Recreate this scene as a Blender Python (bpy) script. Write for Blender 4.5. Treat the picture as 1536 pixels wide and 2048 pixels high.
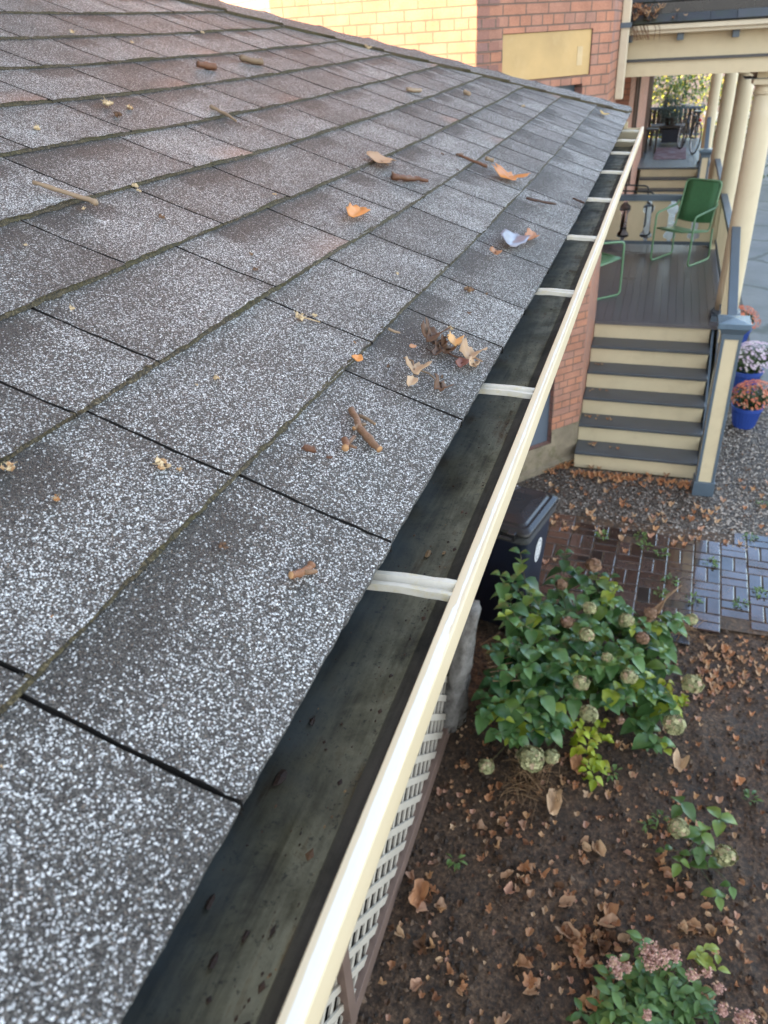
import bpy, math, random
from mathutils import Vector, Matrix, noise as mnoise
R = math.radians
rnd = random.Random(7)
for o in list(bpy.data.objects): bpy.data.objects.remove(o)
scn = bpy.context.scene; col = scn.collection

# ------------------------------------------------------------------ camera
# x = along the eave (away from the camera), y = up the roof (left), z = up; ground z = 0
CAM = Vector((0.0, 0.0, 3.9))
F = 1540.0   # eave direction in camera axes (x right, y down, z forward)
def _setup():
    ve = Vector((1370-768, 38-1024, F)).normalized()
    yn = 1024 + (F*F + (1370-768)*(920-768))/(1024-38)
    dn = Vector((920-768, yn-1024, F)).normalized()
    z = -dn; y = z.cross(ve)
    return ve, y, z
_X, _Y, _Z = _setup()
cd = bpy.data.cameras.new('camera'); cam = bpy.data.objects.new('camera', cd); col.objects.link(cam)
cam.matrix_world = Matrix.Translation(CAM) @ Matrix(((_X[0], -_X[1], -_X[2]), (_Y[0], -_Y[1], -_Y[2]), (_Z[0], -_Z[1], -_Z[2]))).to_4x4()
cd.sensor_fit = 'VERTICAL'; cd.sensor_height = 24.0; cd.lens = 24.0*F/2048
cd.clip_start = 0.02; cd.clip_end = 500
cd.dof.use_dof = True; cd.dof.focus_distance = 0.95; cd.dof.aperture_fstop = 7.0
scn.camera = cam

# ------------------------------------------------------------------ sky, sun, exposure
SUN = Vector((-0.482*0.914, 0.876*0.914, 0.407)).normalized()
w = bpy.data.worlds.new("World"); scn.world = w; w.use_nodes = True
nt = w.node_tree; nt.nodes.clear()
sky = nt.nodes.new('ShaderNodeTexSky'); sky.sky_type = 'NISHITA'; sky.sun_disc = False
sky.sun_elevation = math.asin(SUN.z); sky.sun_rotation = math.atan2(SUN.x, SUN.y)
sky.air_density = 1.0; sky.dust_density = 1.5; sky.ozone_density = 1.0
bw = nt.nodes.new('ShaderNodeRGBToBW'); veil = nt.nodes.new('ShaderNodeMixRGB'); veil.blend_type = 'MULTIPLY'; veil.inputs[0].default_value = 1
veil.inputs[2].default_value = (1.02, 1.0, 0.955, 1)
mix = nt.nodes.new('ShaderNodeMixRGB')
tc = nt.nodes.new('ShaderNodeTexCoord'); mp = nt.nodes.new('ShaderNodeMapping'); mp.inputs['Scale'].default_value = (1.2, 1.2, 3.0)
cn = nt.nodes.new('ShaderNodeTexNoise'); cn.inputs['Scale'].default_value = 2.2; cn.inputs['Detail'].default_value = 6
cr = nt.nodes.new('ShaderNodeMapRange'); cr.inputs[1].default_value = 0.35; cr.inputs[2].default_value = 0.65; cr.inputs[3].default_value = 0.42; cr.inputs[4].default_value = 0.95
bg = nt.nodes.new('ShaderNodeBackground'); bg.inputs['Strength'].default_value = 0.15
out = nt.nodes.new('ShaderNodeOutputWorld')
L = nt.links.new
sx_ = nt.nodes.new('ShaderNodeSeparateXYZ'); bl_ = nt.nodes.new('ShaderNodeMapRange'); bl_.inputs[1].default_value = 0.30; bl_.inputs[2].default_value = 0.75; bl_.inputs[3].default_value = 1.0; bl_.inputs[4].default_value = 0.12
ml_ = nt.nodes.new('ShaderNodeMath'); ml_.operation = 'MULTIPLY'      # a blue gap in the clouds ahead
L(tc.outputs['Generated'], sx_.inputs[0]); L(sx_.outputs[0], bl_.inputs[0]); L(bl_.outputs[0], ml_.inputs[1]); L(cr.outputs[0], ml_.inputs[0])
L(tc.outputs['Generated'], mp.inputs[0]); L(mp.outputs[0], cn.inputs['Vector']); L(cn.outputs['Fac'], cr.inputs[0])
L(sky.outputs[0], bw.inputs[0]); L(bw.outputs[0], veil.inputs[1])
L(ml_.outputs[0], mix.inputs[0]); L(sky.outputs[0], mix.inputs[1]); L(veil.outputs[0], mix.inputs[2])
L(mix.outputs[0], bg.inputs['Color']); L(bg.outputs[0], out.inputs['Surface'])
sd = bpy.data.lights.new('sun', 'SUN'); sd.energy = 5.0; sd.angle = R(0.5); sd.color = (1.0, 0.76, 0.48)
so = bpy.data.objects.new('sun', sd); col.objects.link(so); so.rotation_euler = SUN.to_track_quat('Z', 'Y').to_euler()
vs = scn.view_settings; vs.view_transform = 'Standard'; vs.look = 'None'; vs.gamma = 1; vs.use_curve_mapping = False
vs.exposure = 2.8
scn.cycles.use_denoising = True; scn.cycles.max_bounces = 8; scn.cycles.transparent_max_bounces = 8

# ------------------------------------------------------------------ helpers
def tag(o, label=None, cat=None, group=None, kind=None):
    if label: o['label'] = label
    if cat: o['category'] = cat
    if group: o['group'] = group
    if kind: o['kind'] = kind
    return o
def empty(name, loc, label=None, cat=None, group=None, rz=0):
    o = bpy.data.objects.new(name, None); col.objects.link(o); o.location = loc; o.rotation_euler = (0, 0, rz)
    o.empty_display_size = 0.05
    return tag(o, label, cat, group)
def wloc(o):
    v = Vector((0, 0, 0))
    while o is not None: v += o.location; o = o.parent
    return v
class MB:
    def __init__(s): s.v = []; s.f = []; s.m = []; s.t = []; s.uv = {}
    def vert(s, p, t=(1, 0, 0)): s.v.append(Vector(p)); s.t.append(t); return len(s.v)-1
    def face(s, ids, m=0, uv=None):
        s.f.append(ids); s.m.append(m)
        if uv: s.uv[len(s.f)-1] = uv
    def poly(s, pts, m=0, t=(1, 0, 0), uv=None): s.face([s.vert(p, t) for p in pts], m, uv)
    def box(s, a, b, m=0, t=(1, 0, 0), M=None):
        x0, y0, z0 = a; x1, y1, z1 = b
        ps = [Vector(p) for p in ((x0,y0,z0),(x1,y0,z0),(x1,y1,z0),(x0,y1,z0),(x0,y0,z1),(x1,y0,z1),(x1,y1,z1),(x0,y1,z1))]
        if M: ps = [M @ p for p in ps]
        i = [s.vert(p, t) for p in ps]
        for q in ((3,2,1,0),(4,5,6,7),(0,1,5,4),(1,2,6,5),(2,3,7,6),(3,0,4,7)): s.face([i[k] for k in q], m)
    def prism(s, poly, d0, d1, m=0, t=(1, 0, 0), fn=None):
        # poly: 2-D outline (a, b); fn(a, b, d) -> 3-D point; extruded from d0 to d1
        n = len(poly); A = [s.vert(fn(a, b, d0), t) for a, b in poly]; B = [s.vert(fn(a, b, d1), t) for a, b in poly]
        s.face(A[::-1], m); s.face(B, m)
        for i in range(n): s.face([A[i], A[(i+1) % n], B[(i+1) % n], B[i]], m)
    def tube(s, pts, r, n=8, m=0, t=(1, 0, 0), caps=True, closed=False, mcap=None):
        pts = [Vector(p) for p in pts]; N = len(pts); rs = r if isinstance(r, (list, tuple)) else [r]*N
        rings = []; up = None
        for i, p in enumerate(pts):
            d = (pts[(i+1) % N] if (closed or i < N-1) else p) - (pts[i-1] if (closed or i > 0) else p)
            d.normalize()
            if up is None: up = d.orthogonal().normalized()
            else:
                up = up - d*up.dot(d)
                up = up.normalized() if up.length > 1e-6 else d.orthogonal().normalized()
            sd_ = d.cross(up)
            rings.append([s.vert(p + (up*math.cos(2*math.pi*k/n) + sd_*math.sin(2*math.pi*k/n))*rs[i], t) for k in range(n)])
        for i in range(N if closed else N-1):
            a, b = rings[i], rings[(i+1) % N]
            for k in range(n): s.face([a[k], a[(k+1) % n], b[(k+1) % n], b[k]], m)
        if caps and not closed:
            s.face(rings[0][::-1], m if mcap is None else mcap); s.face(rings[-1], m if mcap is None else mcap)
    def lathe(s, prof, c, n=24, m=0, t=(1, 0, 0)):
        rings = [[s.vert((c[0]+r*math.cos(2*math.pi*k/n), c[1]+r*math.sin(2*math.pi*k/n), c[2]+z), t) for k in range(n)] for r, z in prof]
        for a, b in zip(rings, rings[1:]):
            for k in range(n): s.face([a[k], a[(k+1) % n], b[(k+1) % n], b[k]], m)
        s.face(rings[0][::-1], m); s.face(rings[-1], m)
    def blob(s, c, r, m=0, t=(1, 0, 0), jit=0.25, sub=1, rg=rnd, sq=(1, 1, 1)):
        # small irregular lump: a jittered octahedron / icosphere-like solid
        vs_ = [(1,0,0),(-1,0,0),(0,1,0),(0,-1,0),(0,0,1),(0,0,-1)]
        fs = [(0,2,4),(2,1,4),(1,3,4),(3,0,4),(2,0,5),(1,2,5),(3,1,5),(0,3,5)]
        for _ in range(sub-1):
            mid = {}; nf = []
            def mm(a, b):
                k = (min(a, b), max(a, b))
                if k not in mid:
                    p = (Vector(vs_[a])+Vector(vs_[b])).normalized(); vs_.append(tuple(p)); mid[k] = len(vs_)-1
                return mid[k]
            for a, b, c_ in fs:
                x, y, z = mm(a, b), mm(b, c_), mm(c_, a); nf += [(a,x,z),(b,y,x),(c_,z,y),(x,y,z)]
            fs = nf
        ids = []
        for p in vs_:
            k = r*(1+rg.uniform(-jit, jit)); ids.append(s.vert((c[0]+p[0]*k*sq[0], c[1]+p[1]*k*sq[1], c[2]+p[2]*k*sq[2]), t))
        for f in fs: s.face([ids[i] for i in f], m)
    def build(s, name, mats, parent=None, base=None, smooth=False, bevel=0.0, seg=2):
        me = bpy.data.meshes.new(name); off = wloc(parent) if parent else Vector(base or (0, 0, 0))
        me.from_pydata([v-off for v in s.v], [], s.f)
        for m in (mats if isinstance(mats, (list, tuple)) else [mats]): me.materials.append(m)
        me.polygons.foreach_set('material_index', s.m)
        ca = me.attributes.new('tone', 'FLOAT_COLOR', 'POINT')
        ca.data.foreach_set('color', [c for t in s.t for c in (t[0], t[1], t[2], 1.0)])
        if s.uv:
            ul = me.uv_layers.new(name='UVMap')
            for fi, uv in s.uv.items():
                for li, q in zip(me.polygons[fi].loop_indices, uv): ul.data[li].uv = q
        if smooth: me.polygons.foreach_set('use_smooth', [True]*len(me.polygons))
        me.update()
        o = bpy.data.objects.new(name, me); col.objects.link(o)
        if parent: o.parent = parent
        elif base is not None: o.location = base
        if bevel:
            b = o.modifiers.new('bevel', 'BEVEL'); b.width = bevel; b.segments = seg; b.limit_method = 'ANGLE'; b.angle_limit = R(40)
        return o
def copy_tree(o, parent=None):
    c = o.copy(); col.objects.link(c)
    if parent is not None: c.parent = parent
    for ch in list(o.children): copy_tree(ch, c)
    return c

# ------------------------------------------------------------------ materials
class NM:
    """small node-material helper"""
    def __init__(s, name):
        s.mat = bpy.data.materials.new(name); s.mat.use_nodes = True; s.nt = s.mat.node_tree
        s.b = s.nt.nodes['Principled BSDF']; s.tc = s.n('TexCoord')
    def n(s, t, **k):
        x = s.nt.nodes.new('ShaderNode'+t)
        for a, b in k.items(): setattr(x, a, b)
        return x
    def l(s, a, b): s.nt.links.new(a, b)
    def noise(s, scale, detail=5, rough=0.55, vec=None, dist=0):
        x = s.n('TexNoise'); x.inputs['Scale'].default_value = scale; x.inputs['Detail'].default_value = detail; x.inputs['Roughness'].default_value = rough
        x.inputs['Distortion'].default_value = dist
        s.l(vec or s.tc.outputs['Object'], x.inputs['Vector']); return x.outputs['Fac']
    def vec(s, sx, sy, sz, src=None):
        x = s.n('Mapping'); x.inputs['Scale'].default_value = (sx, sy, sz); s.l(src or s.tc.outputs['Object'], x.inputs[0]); return x.outputs[0]
    def ramp(s, fac, stops, interp='LINEAR'):
        x = s.n('ValToRGB'); x.color_ramp.interpolation = interp; e = x.color_ramp.elements
        while len(e) < len(stops): e.new(0.5)
        for q, (p, c) in zip(e, stops): q.position = p; q.color = (c[0], c[1], c[2], 1)
        s.l(fac, x.inputs[0]); return x.outputs[0]
    def math(s, op, a, b=None, c=None):
        x = s.n('Math', operation=op)
        for i, q in enumerate((a, b, c)):
            if q is None: continue
            if isinstance(q, (int, float)): x.inputs[i].default_value = q
            else: s.l(q, x.inputs[i])
        return x.outputs[0]
    def mix(s, fac, a, b, mode='MIX'):
        x = s.n('MixRGB', blend_type=mode)
        for i, q in enumerate((fac, a, b)):
            if isinstance(q, (int, float)): x.inputs[i].default_value = q
            elif isinstance(q, tuple): x.inputs[i].default_value = (q[0], q[1], q[2], 1)
            else: s.l(q, x.inputs[i])
        return x.outputs[0]
    def attr(s):
        x = s.n('Attribute', attribute_name='tone'); y = s.n('SeparateColor'); s.l(x.outputs['Color'], y.inputs[0]); return y.outputs
    def bump(s, h, strength=0.5, dist=0.01, prev=None):
        x = s.n('Bump'); x.inputs['Strength'].default_value = strength; x.inputs['Distance'].default_value = dist
        s.l(h, x.inputs['Height'])
        if prev: s.l(prev, x.inputs['Normal'])
        s.l(x.outputs[0], s.b.inputs['Normal']); return x.outputs[0]
    def set(s, color=None, rough=None, **k):
        if color is not None:
            if isinstance(color, tuple): s.b.inputs['Base Color'].default_value = (*color, 1)
            else: s.l(color, s.b.inputs['Base Color'])
        if rough is not None:
            if isinstance(rough, (int, float)): s.b.inputs['Roughness'].default_value = rough
            else: s.l(rough, s.b.inputs['Roughness'])
        for a, b in k.items():
            i = s.b.inputs[a.replace('_', ' ')]
            if isinstance(b, (int, float)): i.default_value = b
            elif isinstance(b, tuple): i.default_value = (*b, 1)
            else: s.l(b, i)
        return s.mat
def paint(name, c, rough=0.5, var=0.12, scale=6, dirt=None, dirt_amt=0.35, bump=0.15, streak=False):
    m = NM(name); v = m.vec(6, 6, 1.2) if streak else None
    n1 = m.noise(scale, 6, vec=v); c0 = tuple(x*(1-var) for x in c); c1 = tuple(min(1, x*(1+var)) for x in c)
    cc = m.ramp(n1, [(0.3, c0), (0.7, c1)])
    if dirt:
        d = m.ramp(m.noise(scale*2.3, 8, 0.7), [(0.52, (0, 0, 0)), (0.75, (1, 1, 1))]); cc = m.mix(m.math('MULTIPLY', d, dirt_amt), cc, dirt)
    m.bump(m.noise(scale*14, 4), bump, 0.003)
    return m.set(cc, m.math('MULTIPLY_ADD', n1, 0.2, rough-0.1))

def mat_shingle():
    m = NM('asphalt shingle'); r, g, b = m.attr()[:3]
    vo = m.n('TexVoronoi', feature='F1'); vo.inputs['Scale'].default_value = 790; vo.inputs['Randomness'].default_value = 1.0
    m.l(m.tc.outputs['Object'], vo.inputs['Vector'])
    sc = m.n('SeparateColor'); m.l(vo.outputs['Color'], sc.inputs[0])
    v2 = m.n('TexVoronoi', feature='F1'); v2.inputs['Scale'].default_value = 1080; m.l(m.tc.outputs['Object'], v2.inputs['Vector'])
    s2 = m.n('SeparateColor'); m.l(v2.outputs['Color'], s2.inputs[0])
    blot = m.noise(9, 5, 0.6); fine = m.noise(45, 4, 0.6)
    p = m.math('MULTIPLY', m.math('POWER', r, 1.25), m.math('MULTIPLY_ADD', blot, 0.22, 0.030))
    p = m.math('MAXIMUM', m.math('ADD', p, m.math('MULTIPLY_ADD', fine, 0.14, -0.07)), 0.03)
    white = m.math('GREATER_THAN', m.math('ADD', sc.outputs[0], p), 1.0)
    w2 = m.math('GREATER_THAN', m.math('ADD', s2.outputs[0], m.math('MULTIPLY', p, 0.4)), 1.0)
    white = m.math('MAXIMUM', white, w2)
    dark = m.ramp(s2.outputs[1], [(0, (0.018, 0.0175, 0.0168)), (0.35, (0.046, 0.0445, 0.042)), (0.62, (0.098, 0.094, 0.087)), (0.85, (0.158, 0.150, 0.136)), (0.96, (0.20, 0.19, 0.175)), (1, (0.26, 0.20, 0.15))])
    dark = m.mix(m.math('MULTIPLY', g, 0.75), dark, (0.40, 0.21, 0.145))
    lite = m.ramp(sc.outputs[1], [(0, (0.40, 0.42, 0.42)), (1, (0.95, 0.97, 0.97))])
    lite = m.mix(g, lite, (0.62, 0.42, 0.34))
    colr = m.mix(white, dark, lite)
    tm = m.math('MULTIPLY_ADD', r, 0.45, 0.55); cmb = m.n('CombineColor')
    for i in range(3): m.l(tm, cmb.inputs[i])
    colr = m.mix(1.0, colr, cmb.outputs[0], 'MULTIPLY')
    h = m.math('ADD', m.math('MULTIPLY', vo.outputs['Distance'], -580.0), m.math('MULTIPLY', sc.outputs[2], 0.9))
    m.bump(h, 0.55, 0.0012)
    return m.set(colr, m.math('MULTIPLY_ADD', s2.outputs[2], 0.3, 0.42), Specular_IOR_Level=0.45)
def mat_moss():
    m = NM('moss and wet edge'); r, g, b = m.attr()[:3]
    n1 = m.noise(330, 6, 0.75); n2 = m.noise(12, 3)
    a = m.ramp(n1, [(0.3, (0.006, 0.005, 0.003)), (0.46, (0.030, 0.023, 0.012)), (0.58, (0.12, 0.092, 0.048)), (0.70, (0.38, 0.32, 0.22))])
    gcol = m.ramp(n1, [(0.38, (0.008, 0.007, 0.003)), (0.64, (0.11, 0.092, 0.030))])
    m.bump(n1, 0.8, 0.003)
    return m.set(m.mix(m.ramp(n2, [(0.42, (0, 0, 0)), (0.62, (1, 1, 1))]), a, gcol), 0.8)
def mat_gutter_in():
    m = NM('grimy gutter inside with painted shade'); sv = m.vec(2.0, 26, 26)
    n1 = m.math('ADD', m.math('MULTIPLY', m.noise(3.2, 7, 0.65, vec=sv, dist=0.4), 0.45), m.math('MULTIPLY', m.noise(13, 7, 0.7, dist=0.6), 0.55)); n2 = m.noise(60, 6, 0.75); n3 = m.noise(14, 5)
    base = m.ramp(n1, [(0.36, (0.060, 0.044, 0.020)), (0.45, (0.17, 0.150, 0.085)), (0.55, (0.31, 0.28, 0.175)), (0.64, (0.16, 0.095, 0.030))])
    sp = m.ramp(m.noise(150, 7, 0.8), [(0.56, (0, 0, 0)), (0.64, (1, 1, 1))]); gr = m.ramp(m.noise(7, 6, 0.7), [(0.42, (0, 0, 0)), (0.62, (1, 1, 1))]); base = m.mix(m.math('MULTIPLY', gr, 0.55), base, (0.045, 0.034, 0.018)); base = m.mix(m.math('MULTIPLY', sp, 0.7), base, (0.012, 0.010, 0.008))
    ru = m.ramp(m.noise(9, 6, 0.7), [(0.62, (0, 0, 0)), (0.74, (1, 1, 1))]); base = m.mix(m.math('MULTIPLY', ru, 0.6), base, (0.13, 0.062, 0.018))
    r, g, b = m.attr()[:3]
    base = m.mix(g, base, m.ramp(n1, [(0.35, (0.020, 0.016, 0.011)), (0.62, (0.10, 0.082, 0.060))]))  # inner front wall: its shadow painted as darker brown
    base = m.mix(b, base, m.ramp(n3, [(0.35, (0.010, 0.013, 0.016)), (0.65, (0.075, 0.10, 0.11))]))  # bluish shade painted along the back, under the shingles
    m.bump(n2, 0.25, 0.002)
    return m.set(base, m.ramp(n3, [(0.35, (0.38,)*3), (0.65, (0.85,)*3)]))
def mat_lip():
    m = NM('worn cream gutter paint with crest glint'); r, g, b = m.attr()[:3]
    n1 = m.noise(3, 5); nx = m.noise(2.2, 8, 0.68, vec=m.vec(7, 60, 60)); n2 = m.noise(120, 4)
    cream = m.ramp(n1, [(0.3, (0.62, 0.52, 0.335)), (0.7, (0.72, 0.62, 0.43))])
    wear_glint = m.math('ADD', g, m.math('MULTIPLY_ADD', nx, 1.5, -0.75))  # real wear near, plus a highlight painted along the far crest
    wm = m.ramp(wear_glint, [(0.50, (0, 0, 0)), (0.56, (1, 1, 1))])
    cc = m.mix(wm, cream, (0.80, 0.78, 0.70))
    dk = m.ramp(m.noise(55, 8, 0.8), [(0.70, (0, 0, 0)), (0.78, (1, 1, 1))]); cc = m.mix(m.math('MULTIPLY', dk, 0.5), cc, (0.10, 0.07, 0.04))
    m.bump(m.math('ADD', m.math('MULTIPLY', wm, -0.6), m.math('MULTIPLY', n2, 0.35)), 0.35, 0.0015)
    return m.set(cc, 0.5)
def mat_brick_wall(name, tint=(1, 1, 1)):
    m = NM(name); br = m.n('TexBrick'); br.offset = 0.5; br.squash = 0.5; br.squash_frequency = 3
    m.l(m.tc.outputs['UV'], br.inputs['Vector'])
    br.inputs['Scale'].default_value = 1; br.inputs['Brick Width'].default_value = 0.215; br.inputs['Row Height'].default_value = 0.0725
    br.inputs['Mortar Size'].default_value = 0.0058; br.inputs['Mortar Smooth'].default_value = 0.3; br.inputs['Bias'].default_value = 0.0
    br.inputs['Color1'].default_value = (0.50*tint[0], 0.235*tint[1], 0.145*tint[2], 1); br.inputs['Color2'].default_value = (0.40*tint[0], 0.225*tint[1], 0.17*tint[2], 1)
    br.inputs['Mortar'].default_value = (0.19, 0.14, 0.11, 1)
    n1 = m.noise(5, 6, 0.6, vec=m.tc.outputs['UV']); n2 = m.noise(90, 5, 0.7, vec=m.tc.outputs['UV'])
    c = m.mix(0.55, br.outputs['Color'], m.ramp(n1, [(0.3, (0.6, 0.55, 0.55)), (0.7, (1.25, 1.2, 1.15))]), 'MULTIPLY')
    c = m.mix(0.5, c, m.ramp(n2, [(0.3, (0.6,)*3), (0.7, (1.3,)*3)]), 'MULTIPLY')
    m.bump(m.math('ADD', m.math('MULTIPLY', br.outputs['Fac'], -1.0), m.math('MULTIPLY', n2, 0.35)), 0.7, 0.008)
    return m.set(c, 0.8)
def mat_soil():
    m = NM('dark garden soil'); n1 = m.noise(2.2, 8, 0.65); n2 = m.noise(38, 8, 0.72); n3 = m.noise(160, 5, 0.7)
    c = m.ramp(n2, [(0.28, (0.010, 0.006, 0.0036)), (0.45, (0.046, 0.028, 0.016)), (0.58, (0.13, 0.082, 0.047)), (0.72, (0.30, 0.205, 0.128))])
    c = m.mix(0.7, c, m.ramp(n1, [(0.35, (0.55, 0.52, 0.50)), (0.65, (1.5, 1.42, 1.35))]), 'MULTIPLY')
    h = m.math('ADD', m.math('MULTIPLY', n2, 1.0), m.math('MULTIPLY', n3, 0.35)); m.bump(h, 0.9, 0.03)
    return m.set(c, m.math('MULTIPLY_ADD', n2, 0.5, 0.4))
def mat_gravel_bed():
    m = NM('wet gravel bed'); vo = m.n('TexVoronoi', feature='F1'); vo.inputs['Scale'].default_value = 60; m.l(m.tc.outputs['Object'], vo.inputs['Vector'])
    sc = m.n('SeparateColor'); m.l(vo.outputs['Color'], sc.inputs[0])
    c = m.ramp(sc.outputs[0], [(0, (0.05, 0.038, 0.028)), (0.4, (0.13, 0.105, 0.085)), (0.75, (0.25, 0.22, 0.19)), (1, (0.42, 0.40, 0.37))])
    n1 = m.noise(1.7, 5); c = m.mix(0.6, c, m.ramp(n1, [(0.35, (0.6, 0.53, 0.46)), (0.65, (1.15, 1.15, 1.15))]), 'MULTIPLY')
    m.bump(m.math('MULTIPLY', vo.outputs['Distance'], -60.0), 0.8, 0.008)
    return m.set(c, 0.55)
def mat_tone(name, lo, hi, rough=0.5, nscale=60, bump=0.3, spec=0.5, sub=0.0, warm=None):
    """colour picked per face island by the tone attribute (r: light, g: second tint)"""
    m = NM(name); r, g, b = m.attr()[:3]; n1 = m.noise(nscale, 5, 0.6)
    f = m.math('ADD', r, m.math('MULTIPLY_ADD', n1, 0.5, -0.25))
    c = m.ramp(f, [(0.0, lo), (1.0, hi)])
    if warm: c = m.mix(g, c, warm)
    if bump: m.bump(n1, bump, 0.002)
    return m.set(c, m.math('MULTIPLY_ADD', n1, 0.2, rough-0.1), Specular_IOR_Level=spec)
def mat_leaf(name, lo, hi, warm, rough=0.35, trans=0.22):
    m = NM(name); r, g, b = m.attr()[:3]; n1 = m.noise(30, 4)
    f = m.math('ADD', r, m.math('MULTIPLY_ADD', n1, 0.4, -0.2)); c = m.ramp(f, [(0, lo), (1, hi)]); c = m.mix(g, c, warm)
    m.bump(n1, 0.2, 0.004)
    mat = m.set(c, rough, Specular_IOR_Level=0.5)
    tr = m.n('BsdfTranslucent'); m.l(c, tr.inputs['Color']); ms = m.n('MixShader'); ms.inputs[0].default_value = trans
    o = m.nt.nodes['Material Output']; m.l(m.b.outputs[0], ms.inputs[1]); m.l(tr.outputs[0], ms.inputs[2]); m.l(ms.outputs[0], o.inputs['Surface'])
    return mat
M = {}
M['shingle'] = mat_shingle(); M['moss'] = mat_moss(); M['gutter_in'] = mat_gutter_in(); M['lip'] = mat_lip()
M['deck'] = paint('dark roof underlay', (0.012, 0.011, 0.010), 0.9)
M['brick'] = mat_brick_wall('orange brick wall'); M['brick_dull'] = mat_brick_wall('dull red brick wall', (0.72, 0.78, 0.95))
M['soil'] = mat_soil(); M['gravel'] = mat_gravel_bed()
M['cream'] = paint('cream house paint', (0.66, 0.575, 0.385), 0.5, 0.06, 3, (0.33, 0.25, 0.13), 0.2)
M['cream_pale'] = paint('pale cream paint', (0.68, 0.62, 0.47), 0.5, 0.06, 4, (0.30, 0.24, 0.15), 0.25)
M['slate'] = paint('blue grey trim paint', (0.095, 0.135, 0.175), 0.42, 0.1, 5)
M['slate_wet'] = paint('wet blue grey cap', (0.10, 0.16, 0.22), 0.16, 0.1, 30, bump=0.6)
M['tread'] = paint('dark grey stair tread paint', (0.075, 0.088, 0.102), 0.40, 0.18, 4, (0.10, 0.075, 0.05), 0.35, streak=False)
M['floor'] = paint('grey porch floor paint', (0.135, 0.132, 0.142), 0.30, 0.15, 2)
M['panel_yellow'] = paint('weathered yellow plywood', (0.56, 0.39, 0.17), 0.6, 0.18, 2.2, (0.66, 0.50, 0.27), 0.45)
M['panel_blue'] = paint('flat blue grey board', (0.12, 0.155, 0.20), 0.5, 0.05)
M['stone'] = paint('mossy concrete base', (0.26, 0.22, 0.155), 0.85, 0.3, 5, (0.07, 0.085, 0.02), 0.75, bump=0.6)
M['concrete'] = paint('worn concrete driveway', (0.155, 0.165, 0.165), 0.75, 0.2, 1.3, (0.08, 0.09, 0.085), 0.5, bump=0.4)
M['lattice'] = paint('beige lattice paint', (0.46, 0.42, 0.35), 0.6, 0.08)
M['brown_trim'] = paint('brown painted trim', (0.155, 0.105, 0.082), 0.6, 0.12, 8)
M['under'] = paint('dark under porch', (0.008, 0.0075, 0.007), 0.95)
M['metal'] = paint('bare and painted aluminium hanger', (0.54, 0.51, 0.43), 0.36, 0.12, 30, (0.50, 0.40, 0.14), 0.8)
M['black'] = paint('black plastic', (0.013, 0.013, 0.015), 0.28, 0.2, 6)
M['navy'] = paint('dark navy plastic', (0.010, 0.014, 0.028), 0.42, 0.15, 6)
M['bin_grey'] = paint('dark grey plastic', (0.055, 0.058, 0.062), 0.4, 0.1, 6)
M['white'] = paint('white print', (0.75, 0.77, 0.78), 0.5, 0.03)
M['mark'] = paint('grey print', (0.22, 0.23, 0.25), 0.5, 0.03)
M['green_metal'] = paint('green enamelled steel tube', (0.17, 0.34, 0.19), 0.35, 0.1, 8)
M['green_sling'] = paint('dark green chair sling', (0.065, 0.20, 0.09), 0.65, 0.1, 30)
M['blue_pot'] = paint('blue plastic pot', (0.025, 0.065, 0.30), 0.4, 0.08)
M['wood_dark'] = paint('dark old wood', (0.035, 0.026, 0.020), 0.6, 0.25, 6)
M['bag'] = None

# ------------------------------------------------------------------ places seen from the photograph
def ray(px, py):
    c = Vector(((px-768)/F, (py-1024)/F, 1.0)); return Vector((_X.dot(c), _Y.dot(c), _Z.dot(c)))
def at(px, py, z=0.0):                       # the point at height z seen at this place of the photograph
    r = ray(px, py); return CAM + r*((z-CAM.z)/r.z)
Y0, Z0, TH = 0.190, 3.514, R(20.9); EXPO = 0.1511; CY = EXPO*math.cos(TH); TT = math.tan(TH)
SAGP = [(-2, 0.02), (0.3, 0.007), (0.9, 0.0), (1.6, -0.010), (2.1, -0.010), (2.6, -0.005), (3.1, 0.002), (3.6, 0.012), (4.2, 0.020), (4.7, 0.030), (6, 0.04)]
def sag(x):
    for (a, u), (b, v) in zip(SAGP, SAGP[1:]):
        if x <= b: t = (x-a)/(b-a); t = max(0, t); t = t*t*(3-2*t); return u+(v-u)*t
    return 0.04
def roof_z(x, y): return Z0 + (y-Y0)*TT + sag(x)
def on_roof(px, py, lift=0.006):
    r = ray(px, py); t = 0.1
    for _ in range(60):
        p = CAM + r*t; d = p.z - roof_z(p.x, p.y) - lift
        t += d/(abs(r.z)+0.35*abs(r.y)+1e-6)*0.7
    return CAM + r*t
RN = Vector((0, -math.sin(TH), math.cos(TH)))   # roof normal
def hip_x(y): return 4.34 - 1.13*(y-Y0)

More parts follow.
